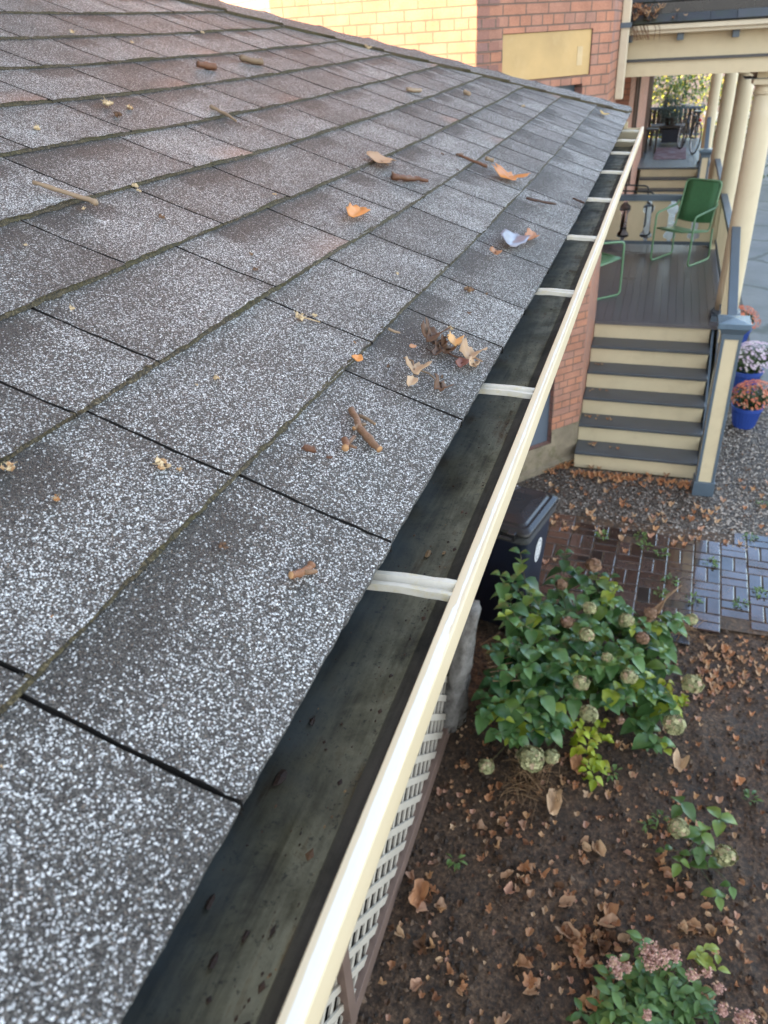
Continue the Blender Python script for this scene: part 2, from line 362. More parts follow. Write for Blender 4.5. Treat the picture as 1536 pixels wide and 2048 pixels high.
# ------------------------------------------------------------------ the shingled porch roof
roof = empty('porch_roof', (2.0, 1.0, 3.4), 'grey speckled asphalt shingle porch roof above the open gutter', 'roof')
def build_shingles():
    b = MB(); moss = MB(); rg = random.Random(11); XE = -0.9
    cuts0 = {0: [at_x(p, 0) for p in ((480,1610),(780,1105),(921,847),(1003,706),(1048,624),(1096,533),(1132,469),(1161,419),(1190,360))],
             1: [at_x(p, 1) for p in ((60,1365),(465,965),(738,690),(833,596),(895,529),(959,469),(1008,420),(1041,385),(1073,345))],
             2: [at_x(p, 2) for p in ((143,829),(312,727),(550,586),(698,494),(794,433),(846,397))],
             3: [at_x(p, 3) for p in ((250,534),(443,460),(576,404),(709,352))],
             4: [at_x(p, 4) for p in ((188,395),(391,342),(504,310),(592,286),(680,257))]}
    for n in range(0, 18):
        yb = Y0 + n*CY
        cs = sorted(cuts0.get(n, [1.2+rg.uniform(0, 0.2)]))
        c = cs[0]
        while c > XE: c -= rg.uniform(0.24, 0.30); cs.insert(0, c)
        c = cs[-1]; xe = hip_x(yb)+0.02
        while c < xe: c += rg.uniform(0.20, 0.29) if c < 2.2 else rg.uniform(0.15, 0.23); cs.append(c)
        for x0, x1 in zip(cs, cs[1:]):
            if x0 > xe: continue
            x1 = min(x1, xe)
            if x1-x0 < 0.02: continue
            near = x0 < 2.2
            nu = 26 if near else 9; nv = 14 if near else 7
            tb = (0.0022, 0.0030, 0.0034)[n] if n < 3 else (0.0036 if near else 0.0046); laminate = rg.random() < (0.45 if n > 0 else 0.15)
            la, lb = sorted((rg.uniform(0, 1), rg.uniform(0, 1))); lam = rg.uniform(0.001, 0.002) if laminate else 0
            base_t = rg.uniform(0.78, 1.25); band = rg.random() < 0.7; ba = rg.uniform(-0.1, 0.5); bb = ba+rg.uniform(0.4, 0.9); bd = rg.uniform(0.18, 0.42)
            streak = rg.uniform(0.1, 0.9); sa = rg.uniform(0.05, 0.4)*(1 if rg.random() < .6 else -0.5)
            pink = rg.uniform(0.3, 0.75) if (n in (2, 3, 4, 5, 6, 7) and rg.random() < 0.16) else 0.0
            lift0, lift1 = (0.0011+0.0012*mnoise.noise((q_*37.3, n*7.7, 2)) for q_ in (x0, x1)); sk = rg.uniform(-0.004, 0.004)
            G = []
            for j in range(nv+1):
                v = j/nv*1.06; row = []
                for i in range(nu+1):
                    u = i/nu; gp = 0.0018 if n == 0 and x0 < 1.3 else 0.0018 if x0 < 1.0 else (0.0026 if near else 0.0040); x = x0+gp+(x1-x0-2*gp)*u
                    x += rg.uniform(-0.0006, 0.0006) if 0 < i < nu else rg.uniform(-.0008, .0008)
                    y = yb+CY*v
                    if n > 0 and v > 1.0 and False: continue
                    if j == 0: y += (rg.uniform(-0.0007, 0.0007)+.3*sk*(u-0.5)) if n == 0 else rg.uniform(-0.0014, 0.0014)+sk*(u-0.5)
                    k = max(0, 1-v)
                    off = tb*k**1.9 + (lift0*(1-u)+lift1*u)*k**2 + (lam*k**2 if la < u < lb and .08 < u < .92 else 0) + 0.0012
                    off += 0.0012*math.sin(u*6.3+n*2+x0*9)*k*math.sin(math.pi*u)
                    t = base_t + 0.25*mnoise.noise((x*7, y*7, n*0.3))
                    t += sa*math.exp(-((u-streak)/0.16)**2)*(1-v)
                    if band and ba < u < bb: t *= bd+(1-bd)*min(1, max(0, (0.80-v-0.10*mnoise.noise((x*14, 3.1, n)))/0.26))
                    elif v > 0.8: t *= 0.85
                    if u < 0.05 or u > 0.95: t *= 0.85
                    g = pink*max(0, 1-v/0.4)*min(1, max(0, (u-0.35)*2.5)) if pink else 0
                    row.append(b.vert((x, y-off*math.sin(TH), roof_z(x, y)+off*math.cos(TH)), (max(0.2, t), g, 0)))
                G.append(row)
            for j in range(nv):
                for i in range(nu): b.face([G[j][i], G[j][i+1], G[j+1][i+1], G[j+1][i]], 0)
            # butt face, side faces
            lowr = []
            for i in range(nu+1):
                p = b.v[G[0][i]]; y = p.y+0.001; lowr.append(b.vert((p.x, y, roof_z(p.x, y)+(0.0006 if n else -0.001)), (0.3, 0, 0)))
            for i in range(nu): b.face([lowr[i], lowr[i+1], G[0][i+1], G[0][i]], 1 if n > 0 else 0)
            for side, i in ((0, 0), (1, nu)):
                lw = []
                for j in range(nv+1):
                    p = b.v[G[j][i]]; lw.append(b.vert((p.x, p.y, p.z-0.010), (0.5, 0, 0)))
                for j in range(nv):
                    q = [G[j][i], lw[j], lw[j+1], G[j+1][i]]; b.face(q if side else q[::-1], 2)
        # moss and grit caught along the butt of this course
        if n >= 1:
            x = XE; prev = None
            heavy = 0.42 if n == 1 else (0.62 if n == 2 else 0.74)
            while x < xe-0.02:
                step = 0.006 if x < 2.5 else 0.012
                f = 0.5+0.5*mnoise.noise((x*3.5, n*5.1, 0)); f2 = 0.5+0.5*mnoise.noise((x*60, n*3.3, 2))
                wd = (0.0015+0.0075*f*f2+0.003*f2)*heavy*(1 if x < 3.2 else .8); hh = (0.0008+0.0046*f*f2)*heavy*(1 if x < 2.5 else .8)
                y = yb; p = []
                for dy, dz in ((0.002, tb_avg*0.42*(0.2+f*1.1)), (-wd*0.4, hh+0.002), (-wd*0.8, hh*0.5+0.0014), (-wd-0.0008, 0.0006)):
                    yy = y+dy; p.append(moss.vert((x, yy+rg.uniform(-.0006, .0006), roof_z(x, yy)+dz+0.0012+rg.uniform(0, 0.0010)), (f, 0, 0)))
                if prev:
                    for a in range(3): moss.face([prev[a+1], p[a+1], p[a], prev[a]], 0)
                prev = p; x += step
    b.build('shingle_field', [M['shingle'], M['moss'], M['deck']], roof, smooth=False)
    o = moss.build('moss_lines', M['moss'], roof, smooth=True); tag(o, kind='stuff')
tb_avg = 0.008
def at_x(p, n):
    r = ray(*p); y = Y0+n*CY; return CAM.x + r.x*((y-CAM.y)/r.y)
build_shingles()
# deck under the shingles, the slope round the corner, hip caps
d = MB(); YR = 2.95
def rz2(x, y, dz=0): return (x, y, roof_z(x, y)+dz)
nx = 40
for i in range(nx):
    a = -0.9+i*(hip_x(Y0)+0.9)/nx; c = -0.9+(i+1)*(hip_x(Y0)+0.9)/nx
    def top(x): return min(YR, Y0+(hip_x(Y0)-x)/1.15)
    d.poly([rz2(a, Y0+0.035, -.004), rz2(c, Y0+0.035, -.004), rz2(c, top(c), -.004), rz2(a, top(a), -.004)], 0)
    d.poly([rz2(a, Y0+0.035, -.020), rz2(a, top(a), -.020), rz2(c, top(c), -.020), rz2(c, Y0+0.035, -.020)], 0)
    d.poly([rz2(a, Y0+0.035, -.020), rz2(c, Y0+0.035, -.020), rz2(c, Y0+0.035, -.004), rz2(a, Y0+0.035, -.004)], 0)
d.build('roof_deck', M['deck'], roof)
d = MB(); hz = Vector(rz2(hip_x(Y0)+0.02, Y0)); hy = YR; ht = Vector(rz2(hip_x(YR), YR))
ee = hip_x(Y0)+0.02
rows = 18
for i in range(rows):                                  # the slope that turns the corner, eave along y
    t0, t1 = i/rows, (i+1)/rows
    def pt(t, s):
        e0 = hz.lerp(ht, t); e1 = Vector((e0.x, YR, e0.z)); q = e0.lerp(e1, s); return (q.x, q.y, q.z-0.003)
    d.poly([pt(t0, 0), pt(t0, 1), pt(t1, 1), pt(t1, 0)], 0, (0.9, 0, 0))
d.build('corner_slope', M['shingle'], roof)
caps = MB(); rg = random.Random(5)
y = Y0+0.01; k = 0
while y < 2.6:
    y2 = y+0.132
    def hp(yy, s, up):                                  # point beside the hip line; s < 0 on our slope
        x = hip_x(yy)-0.01; q = Vector((x, yy, roof_z(x, yy)+0.006+up))
        if s < 0: dirv = Vector((-0.76, -0.65, 0)); q2 = q+dirv*(-s); q2.y = max(q2.y, Y0-.003); q2.z = roof_z(q2.x, q2.y)+0.009+up; return q2
        return q+Vector((0.10, 0.10, -0.045))*s*6
    lift = 0.006+rg.uniform(0, 0.002); tt = rg.uniform(0.75, 1.1)
    ids = []
    for yy, up in ((y, lift), ((y+y2)/2, lift*0.55), (y2+0.03, 0.001)):
        ids.append([caps.vert(hp(yy, -0.105, up), (tt, 0, 0)), caps.vert(hp(yy, -0.055, up+0.003), (tt, 0, 0)), caps.vert(hp(yy, 0, up+0.006), (tt, 0, 0)), caps.vert(hp(yy, 0.09, up), (tt*0.9, 0, 0))])
    for a, c in zip(ids, ids[1:]):
        for i in range(3): caps.face([a[i], a[i+1], c[i+1], c[i]], 0)
    e = [caps.vert(caps.v[q]-Vector((0, -0.001, lift+0.008)), (0.3, 0, 0)) for q in ids[0]]
    for i in range(3): caps.face([e[i], e[i+1], ids[0][i+1], ids[0][i]], 1)
    sd_ = [caps.vert(caps.v[r_[0]]-Vector((0, 0, 0.012)), (0.3, 0, 0)) for r_ in ids]
    for i in range(2): caps.face([sd_[i], ids[i][0], ids[i+1][0], sd_[i+1]], 1)
    y = y2
caps.build('hip_cap', [M['shingle'], M['moss']], roof)
f = MB(); f.box((-0.9, 0.262, 3.33), (4.3, 0.285, 3.492)); f.build('fascia_board', M['cream'], roof)
f = MB(); f.box((-0.9, 0.285, 3.34), (4.3, 0.92, 3.352)); f.build('soffit', M['cream_pale'], roof)
f = MB(); f.box((-0.9, 0.86, 3.14), (4.3, 0.98, 3.34)); f.box((4.18, 0.985, 3.14), (4.3, 2.94, 3.34)); f.build('header_beam', M['cream'], roof)
f = MB(); f.box((4.30, 0.20, 3.34), (4.325, 2.94, 3.492)); f.build('fascia_board', M['cream'], roof)

# ------------------------------------------------------------------ the open gutter
gut = empty('roof_gutter', (1.7, 0.18, 3.42), 'long open gutter with worn cream lip and grimy inside with painted shade under the shingle edge', 'gutter')
def gutter():
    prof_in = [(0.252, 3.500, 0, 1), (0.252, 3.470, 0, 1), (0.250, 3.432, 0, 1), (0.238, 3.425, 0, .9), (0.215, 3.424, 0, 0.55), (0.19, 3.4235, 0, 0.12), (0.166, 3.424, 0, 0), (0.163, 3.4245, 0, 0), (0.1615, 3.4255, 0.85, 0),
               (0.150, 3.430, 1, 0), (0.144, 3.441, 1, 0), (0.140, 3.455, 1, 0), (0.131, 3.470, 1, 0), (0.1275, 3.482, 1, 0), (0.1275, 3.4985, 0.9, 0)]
    b = MB(); xs = [-0.5+0.05*i for i in range(92)]; xs = [x for x in xs if x < 3.97]+[3.97]
    rows = []
    for x in xs:
        rows.append([b.vert((x, y+0.0006*mnoise.noise((x*4, y*30, 1)), z+0.0006*mnoise.noise((x*5, y*40, 7))), (0.5, g, bl)) for y, z, g, bl in prof_in])
    for a, c in zip(rows, rows[1:]):
        for i in range(len(prof_in)-1): b.face([a[i], a[i+1], c[i+1], c[i]], 0)
    b.build('trough', M['gutter_in'], gut, smooth=False)
    # painted outside: lip top, front face, ogee, back
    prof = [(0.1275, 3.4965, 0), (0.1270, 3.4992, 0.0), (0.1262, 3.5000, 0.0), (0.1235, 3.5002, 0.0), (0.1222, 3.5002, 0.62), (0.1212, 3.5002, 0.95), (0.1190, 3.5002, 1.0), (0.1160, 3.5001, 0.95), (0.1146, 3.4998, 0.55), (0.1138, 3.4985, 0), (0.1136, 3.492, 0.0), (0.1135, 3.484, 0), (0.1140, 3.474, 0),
            (0.118, 3.458, 0), (0.126, 3.450, 0), (0.137, 3.438, 0), (0.145, 3.424, 0), (0.156, 3.419, 0), (0.21, 3.4185, 0), (0.256, 3.4185, 0), (0.256, 3.50, 0)]
    b = MB(); xs = [-0.5+0.02*i for i in range(230)]; xs = [x for x in xs if x < 3.97]+[3.97]; rows = []
    for x in xs:
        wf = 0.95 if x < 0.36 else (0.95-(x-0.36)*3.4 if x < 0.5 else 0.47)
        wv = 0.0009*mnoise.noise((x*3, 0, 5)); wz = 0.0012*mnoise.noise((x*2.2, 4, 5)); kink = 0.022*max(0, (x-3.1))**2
        rows.append([b.vert((x, y+wv, z+wz*(1 if i < 13 else 0)+kink*(0.2 if i < 13 else 0)), (0.5, (g*wf*1.15 if x < 0.44 or g < .97 else 1.0) if x < 0.5 or g > .97 else g*.12, 0)) for i, (y, z, g) in enumerate(prof)])  # far crest: thin white glint painted through the wear mask
    for a, c in zip(rows, rows[1:]):
        for i in range(len(prof)-1): b.face([a[i+1], a[i], c[i], c[i+1]], 0)
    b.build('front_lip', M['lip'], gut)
    b = MB(); out_ = [(y, z) for y, z, _ in prof[1:-1]]
    b.prism([(q[0], q[1]) for q in out_]+[(0.256, 3.50)], 3.968, 3.972, fn=lambda a, c, d_: (d_, a, c)); b.build('end_cap', M['lip'], gut)
    for i, x in enumerate([0.076, 0.511, 0.944, 1.397, 1.822, 2.272, 2.737, 3.170, 3.529, 3.86]):
        if i == 0: x = -0.05
        h = MB(); cs = [(-0.014, -0.0015), (-0.013, 0.0050), (-0.009, 0.0055), (-0.006, 0.0012), (-0.001, 0.0005), (0.003, 0.0048), (0.008, 0.0052), (0.010, 0.0010), (0.0135, 0.0012), (0.014, -0.004)]
        R_ = []
        for k in range(13):
            t = k/12; y = 0.1265+t*0.13; zz = 3.4945+0.004*math.sin(t*math.pi)+0.001*mnoise.noise((t*9, x*7, 0)); wsc = 1-0.15*t
            dx = -0.032*t*0.4
            R_.append([h.vert((x+dx+a*wsc+0.0005*mnoise.noise((t*20, a*90, x)), y, zz+c), (0.6, 0, 0)) for a, c in cs])
        for a, c in zip(R_, R_[1:]):
            for q in range(len(cs)-1): h.face([a[q], a[q+1], c[q+1], c[q]], 0)
        o = h.build('hanger', M['metal'], gut)
        s = o.modifiers.new('thick', 'SOLIDIFY'); s.thickness = 0.0012
    b = MB(); rr = []                                     # outlet elbow poking out below the front
    for t in range(9):
        a = t/8; cx = 0.70+0.05*a; cy = 0.150+0.03*a; cz = 3.423-0.10*a
        rr.append([b.vert((cx+0.026*math.cos(q*math.pi/8), cy+0.022*math.sin(q*math.pi/8), cz), (0.5, 0, 0)) for q in range(16)])
    for a, c in zip(rr, rr[1:]):
        for q in range(16): b.face([a[q], a[(q+1) % 16], c[(q+1) % 16], c[q]], 0)
    b.build('outlet_elbow', M['cream_pale'], gut, smooth=True)
gutter()

# ------------------------------------------------------------------ ground, path, drive
def sheet(name, pts, z, m, sub=0):
    b = MB(); b.poly([(x, y, z) for x, y in pts]); o = b.build(name, m); return tag(o, kind='structure')
b = MB()
def soil_h(x, y):
    if not (0.2 < x < 6.2 and -2.2 < y < 1.6): return 0.0
    e = min(1, (x-.2)/.5, (6.2-x)/.5, (y+2.2)/.5, (1.6-y)/.5)
    return e*(0.020*mnoise.noise((x*2.1, y*2.1, 0))+0.013*mnoise.noise((x*7, y*7, 3))+0.007*mnoise.noise((x*21, y*21, 5)))*(1 if x < 4.8 else max(0, (6.2-x)/1.4)*0.6)
GX = [-60, -20, -6, -2, 0.2]+[0.2+0.04*i for i in range(1, 150)]+[6.24, 8, 12, 20, 40, 90]; GY = [-60, -20, -8, -2.2]+[-2.2+0.04*i for i in range(1, 95)]+[1.64, 3, 8, 20, 60]
ids = {}
for i, x in enumerate(GX):
    for j, y in enumerate(GY): ids[i, j] = b.vert((x, y, soil_h(x, y)-0.012))
for i in range(len(GX)-1):
    for j in range(len(GY)-1): b.face([ids[i, j], ids[i+1, j], ids[i+1, j+1], ids[i, j+1]])
tag(b.build('ground', M['soil'], smooth=True), kind='structure')
sheet('gravel_strip', [(6.05, -2.6), (9.3, -2.6), (9.3, -0.55), (7.25, -0.55), (7.25, 1.3), (6.05, 1.3)], 0.004, M['gravel'])
sheet('gravel_strip', [(9.3, -1.42), (30, -1.42), (30, 0.56), (9.3, 0.56)], 0.004, M['gravel'])
# concrete drive with cracks and joints
def mat_drive():
    m = NM('cracked concrete drive'); n1 = m.noise(1.1, 7, 0.65); n2 = m.noise(60, 5)
    c = m.ramp(n1, [(0.3, (0.115, 0.125, 0.125)), (0.7, (0.20, 0.21, 0.21))])
    c = m.mix(0.4, c, m.ramp(n2, [(0.3, (0.7,)*3), (0.7, (1.25,)*3)]), 'MULTIPLY'); m.bump(n2, 0.3, 0.004)
    vo = m.n('TexVoronoi', feature='DISTANCE_TO_EDGE'); vo.inputs['Scale'].default_value = 0.42
    dn = m.n('TexNoise'); dn.inputs['Scale'].default_value = 3; m.l(m.tc.outputs['Object'], dn.inputs['Vector'])
    va = m.n('VectorMath', operation='MULTIPLY_ADD'); va.inputs[1].default_value = (0.25,)*3; m.l(dn.outputs['Color'], va.inputs[0]); m.l(m.tc.outputs['Object'], va.inputs[2]); m.l(va.outputs[0], vo.inputs['Vector'])
    ck = m.ramp(vo.outputs['Distance'], [(0.010, (1, 1, 1)), (0.022, (0, 0, 0))]); c = m.mix(m.math('MULTIPLY', ck, 0.75), c, (0.045, 0.055, 0.035))
    return m.set(c, 0.6)
M['drive'] = mat_drive()
sheet('driveway', [(9.3, -6.5), (45, -6.5), (45, -1.42), (9.3, -1.42)], 0.010, M['drive'])
# brick path: pairs of bricks in basket weave, each brick tilted a little, earth between
def mat_paver():
    m = NM('wet brick paver'); r, g, bb = m.attr()[:3]; n1 = m.noise(30, 6, 0.65); n2 = m.noise(2.5, 5); n3 = m.noise(140, 4)
    c = m.ramp(r, [(0, (0.034, 0.029, 0.026)), (0.5, (0.080, 0.045, 0.032)), (1, (0.105, 0.072, 0.060))])
    c = m.mix(0.7, c, m.ramp(n1, [(0.3, (0.55,)*3), (0.7, (1.35,)*3)]), 'MULTIPLY')
    ms = m.ramp(m.noise(5, 6, 0.7), [(0.55, (0, 0, 0)), (0.72, (1, 1, 1))]); c = m.mix(m.math('MULTIPLY', ms, 0.5), c, (0.035, 0.042, 0.014))
    m.bump(m.math('ADD', n1, m.math('MULTIPLY', n3, 0.3)), 0.12, 0.003)
    c = m.mix(1.0, c, (0.72, 0.72, 0.75), 'MULTIPLY')
    return m.set(c, m.ramp(n2, [(0.38, (0.10,)*3), (0.66, (0.30,)*3)]), Coat_Weight=m.ramp(n2, [(0.42, (1, 1, 1)), (0.68, (0.25,)*3)]), Coat_Roughness=0.045, Coat_IOR=1.6)
M['paver'] = mat_paver()
def path():
    b = MB(); rg = random.Random(3); W, Lb = 0.098, 0.203; ang = R(-2); ca, sa = math.cos(ang), math.sin(ang)
    for i in range(-2, 9):
        for j in range(-14, 9):
            cx, cy = 4.72+i*0.2075, -0.1+j*0.2075
            for k in range(2):
                if (i+j) % 2: a = (cx, cy+k*0.1035-0.1); dim = (Lb, W)
                else: a = (cx+k*0.1035, cy-0.1); dim = (W, Lb)
                mx, my = a[0]+dim[0]/2, a[1]+dim[1]/2; x, y = 5.4+(mx-5.4)*ca-my*sa, (mx-5.4)*sa+my*ca
                edge = 5.10+0.12*math.sin(y*2.3)+0.10*math.sin(y*5.1+1)+(0.14 if -1.0 < y < -.6 else 0)
                if y < -0.45: edge -= 0.05
                if x < edge-0.1 or x > 6.22+0.10*math.sin(y*3.7)-(0.05 if y > -0.3 else 0) or y > 1.0: continue
                if rg.random() < 0.02: continue
                z = 0.012+rg.uniform(-0.003, 0.003); tx, ty = rg.uniform(-.012, .012), rg.uniform(-.012, .012); rot = ang+rg.uniform(-.02, .02); t = (rg.uniform(0, 1), 0, 0)
                hx, hy = dim[0]/2-0.0035, dim[1]/2-0.0035; cr_, sr_ = math.cos(rot), math.sin(rot)
                def P(u, v, zz): return (x+u*cr_-v*sr_, y+u*sr_+v*cr_, zz+u*tx+v*ty)
                q = 0.0035; o_ = [(-hx, -hy), (hx, -hy), (hx, hy), (-hx, hy)]; inn = [(-hx+q, -hy+q), (hx-q, -hy+q), (hx-q, hy-q), (-hx+q, hy-q)]
                T = [b.vert(P(u, v, z), t) for u, v in inn]; S = [b.vert(P(u, v, z-0.0022), t) for u, v in o_]; B_ = [b.vert(P(u, v, z-0.02), t) for u, v in o_]
                b.face(T)
                for e in range(4): f = (e+1) % 4; b.face([S[e], S[f], T[f], T[e]]); b.face([B_[e], B_[f], S[f], S[e]])
    return tag(b.build('brick_path', M['paver']), kind='structure')
path()
sheet('path_joints', [(4.95, -2.9), (6.3, -2.9), (6.3, 1.0), (4.95, 1.0)], 0.0068, M['soil'])
M['stone_chip'] = mat_tone('gravel chips', (0.06, 0.045, 0.035), (0.46, 0.43, 0.39), 0.5, 40, 0.2, warm=(0.16, 0.085, 0.045))
def chips():
    b = MB(); rg = random.Random(9)
    for _ in range(9000):
        x, y = rg.uniform(6.05, 9.3), rg.uniform(-2.0, 0.95)
        if x > 7.2 and y > -0.62: continue
        if x < 6.25+0.1*math.sin(y*4) and rg.random() < .5: continue
        lt = 0.42+0.30*(y < -0.7)+0.1*mnoise.noise((x*2, y*2, 0))
        b.blob((x, y, 0.008), rg.uniform(0.006, 0.015), 0, (min(1, max(0, rg.gauss(lt, 0.22))), 1 if rg.random() < (0.22 if y > -.7 else .08) else 0, 0), 0.35, 1, rg, (1, 1, 0.7))
    tag(b.build('gravel_chips', M['stone_chip']), 'grey and brown gravel chips around the porch steps', 'gravel', kind='stuff')
chips()
M['clod'] = mat_tone('soil crumbs', (0.014, 0.009, 0.006), (0.14, 0.092, 0.058), 0.8, 90, 0.5)
def clods():
    b = MB(); rg = random.Random(10)
    for _ in range(7000):
        x, y = rg.uniform(1.2, 5.3), rg.uniform(-1.7, 1.1)
        b.blob((x, y, soil_h(x, y)-0.008), min(0.022, 0.004+rg.expovariate(1/0.0045)), 0, (min(1, rg.expovariate(2.6)), 0, 0), 0.35, 1, rg, (1, 1, .75))
    tag(b.build('soil_crumbs', M['clod']), 'crumbs and clods of dark earth over the garden bed', 'soil', kind='stuff')
clods()

# ------------------------------------------------------------------ the neighbouring brick house with its bay
nh = empty('brick_house', (9.0, 1.5, 0), 'orange brick house with an angled bay and boarded openings beyond the roof edge', 'house')
BA, BB, BC = (7.44, 0.534), (6.43, 1.415), (6.43, 3.03)     # bay corners
def wall_strip(b, p, q, z0, z1, m=0, holes=(), u0=0.0):
    """vertical wall from p to q (outside on the right of p->q), rectangular holes (s0, s1, z0, z1)"""
    p, q = Vector(p), Vector(q); Ln = (q-p).length; dirv = (q-p)/Ln
    ss = sorted({0, Ln, *[h[0] for h in holes], *[h[1] for h in holes]}); zs = sorted({z0, z1, *[h[2] for h in holes], *[h[3] for h in holes]})
    for a, c in zip(ss, ss[1:]):
        for e, g in zip(zs, zs[1:]):
            if any(h[0] <= a and c <= h[1] and h[2] <= e and g <= h[3] for h in holes): continue
            A, C_ = p+dirv*a, p+dirv*c
            b.poly([(A.x, A.y, e), (C_.x, C_.y, e), (C_.x, C_.y, g), (A.x, A.y, g)], m, uv=[(u0+a, e), (u0+c, e), (u0+c, g), (u0+a, g)])
def inner(p, q, s, dpt):                                     # point on a wall, set back into it
    p, q = Vector(p), Vector(q); d_ = (q-p).normalized(); n_ = Vector((d_.y, -d_.x)); return p+d_*s-n_*dpt
LEN = (Vector(BA)-Vector(BB)).length
b = MB()
SW = BB; 
hole_up = (0.24, 1.13, 3.56, 3.875); hole_mid = (0.30, 1.10, 1.55, 3.56-0.004); hole_low = (0.42, LEN-0.36, 0.30, 1.12)
wall_strip(b, BC, BB, 0.42, 9, 0, ())
wall_strip(b, BB, BA, 0.42, 9, 0, [hole_up, (0.30, 1.06, 1.55, 3.50), (hole_low[0], hole_low[1], 0.42, 1.12)], 1.7)
wall_strip(b, BA, (8.62, 0.534), 0.42, 9, 0, (), 3.1)
wall_strip(b, (8.62, 0.534), (8.62, 1.35), 0.9, 9, 0, (), 0.2)
wall_strip(b, (8.62, 1.35), (12.6, 1.35), 0.9, 9, 0, [(1.2, 2.1, 1.14, 3.2)], 0.2)
wall_strip(b, (12.6, 1.35), (12.6, 0.60), 0.9, 9, 0, (), 0.2)
wall_strip(b, (12.6, 0.60), (24.6, 0.60), 0.0, 9, 0, [(1.6, 2.6, 1.5, 3.2), (8.4, 9.4, 1.14, 3.2), (10.1, 11.0, 1.7, 3.2)], 0.2)
wall_strip(b, (24.6, 0.60), (24.6, 9.0), 0.0, 9, 0, (), 0.2)
wall_strip(b, (7.44, 4.04), BC, 0.42, 9, 0, (), 0.4)
wall_strip(b, (7.44, 9.0), (7.44, 4.04), 0.0, 9, 0, (), 0.4)
wall_strip(b, (24.6, 9.0), (7.44, 9.0), 0.0, 9, 0, (), 0.4)
b.build('wall', M['brick'], nh)
b = MB()                                                      # lower courses, duller brick, and reveals
def reveal(b, p, q, h, dpt, m=0):
    s0, s1, z0, z1 = h
    A, B_ = inner(p, q, s0, 0), inner(p, q, s1, 0); A2, B2 = inner(p, q, s0, dpt), inner(p, q, s1, dpt)
    for P, Q in ((A, A2), (B2, B_)): b.poly([(P.x, P.y, z0), (Q.x, Q.y, z0), (Q.x, Q.y, z1), (P.x, P.y, z1)], m, uv=[(0, z0), (.1, z0), (.1, z1), (0, z1)])
    b.poly([(A.x, A.y, z1), (B_.x, B_.y, z1), (B2.x, B2.y, z1), (A2.x, A2.y, z1)], m, uv=[(0, 0), (1, 0), (1, .1), (0, .1)])
    b.poly([(A2.x, A2.y, z0), (B2.x, B2.y, z0), (B_.x, B_.y, z0), (A.x, A.y, z0)], m, uv=[(0, 0), (1, 0), (1, .1), (0, .1)])
reveal(b, BB, BA, hole_up, 0.03); reveal(b, BB, BA, (0.30, 1.06, 1.55, 3.50), 0.10); reveal(b, BB, BA, (hole_low[0], hole_low[1], 0.30, 1.12), 0.08)
b.build('reveal', M['brick_dull'], nh)
def panel(name, p, q, h, dpt, mt, thick=0.02, parent=None):
    s0, s1, z0, z1 = h; pts = [inner(p, q, s0, dpt), inner(p, q, s1, dpt), inner(p, q, s1, dpt+thick), inner(p, q, s0, dpt+thick)]
    b = MB(); lo = [b.vert((v.x, v.y, z0)) for v in pts]; hi = [b.vert((v.x, v.y, z1)) for v in pts]
    b.face(lo[::-1]); b.face(hi)
    for i in range(4): b.face([lo[i], lo[(i+1) % 4], hi[(i+1) % 4], hi[i]])
    return b.build(name, mt, parent or nh)
o = panel('board_panel', BB, BA, (hole_up[0]+.004, hole_up[1]-.004, hole_up[2]+.004, hole_up[3]-.004), 0.012, M['panel_yellow']); tag(o, 'weathered yellow plywood board')
o2_ = panel('patch', BB, BA, (0.99, 1.045, 3.63, 3.76), 0.0095, paint('faded plywood patch', (0.60, 0.465, 0.26), 0.6), .004, o)
o = panel('window', BB, BA, (0.305, 1.055, 1.555, 3.495), 0.085, M['slate'])
o = panel('board_panel', BB, BA, (hole_low[0]+.004, hole_low[1]-.004, 0.305, 1.115), 0.05, M['panel_blue']); tag(o, 'flat blue grey board over the basement opening')
b = MB()                                                      # concrete base with a chamfered ledge
def base_strip(b, p, q, z1, out_=0.03):
    p, q = Vector(p), Vector(q); d_ = (q-p).normalized(); n_ = Vector((d_.y, -d_.x))
    for (o0, za), (o1, zb) in (((out_+.02, -0.02), (out_+.02, 0.055)), ((out_+.02, 0.055), (0.003, 0.075)), ((0.003, 0.075), (0.003, z1))):
        n = 8
        for i in range(n):
            A, B_ = p+(q-p)*i/n, p+(q-p)*(i+1)/n
            b.poly([(A.x+n_.x*o0, A.y+n_.y*o0, za), (B_.x+n_.x*o0, B_.y+n_.y*o0, za), (B_.x+n_.x*o1, B_.y+n_.y*o1, zb), (A.x+n_.x*o1, A.y+n_.y*o1, zb)])
for p, q, z1 in ((BC, BB, .45), (BB, BA, 0.295), (BA, (8.62, 0.534), .45)): base_strip(b, p, q, z1)
s_ = LEN-0.36
A, B_ = inner(BB, BA, LEN-0.355, -0.004), inner(BB, BA, LEN, -0.004)
for sa_, sb_ in ((LEN-0.355, LEN), (0, 0.42)):
    A, B_ = inner(BB, BA, sa_, -0.003), inner(BB, BA, sb_, -0.003); b.poly([(A.x, A.y, 0.295), (B_.x, B_.y, 0.295), (B_.x, B_.y, 0.44), (A.x, A.y, 0.44)])
b.build('foundation', M['stone'], nh)
b = MB(); b.box((6.2, 0.30, 9.0), (25, 9.2, 9.3)); b.build('roof_slab', M['slate'], nh)
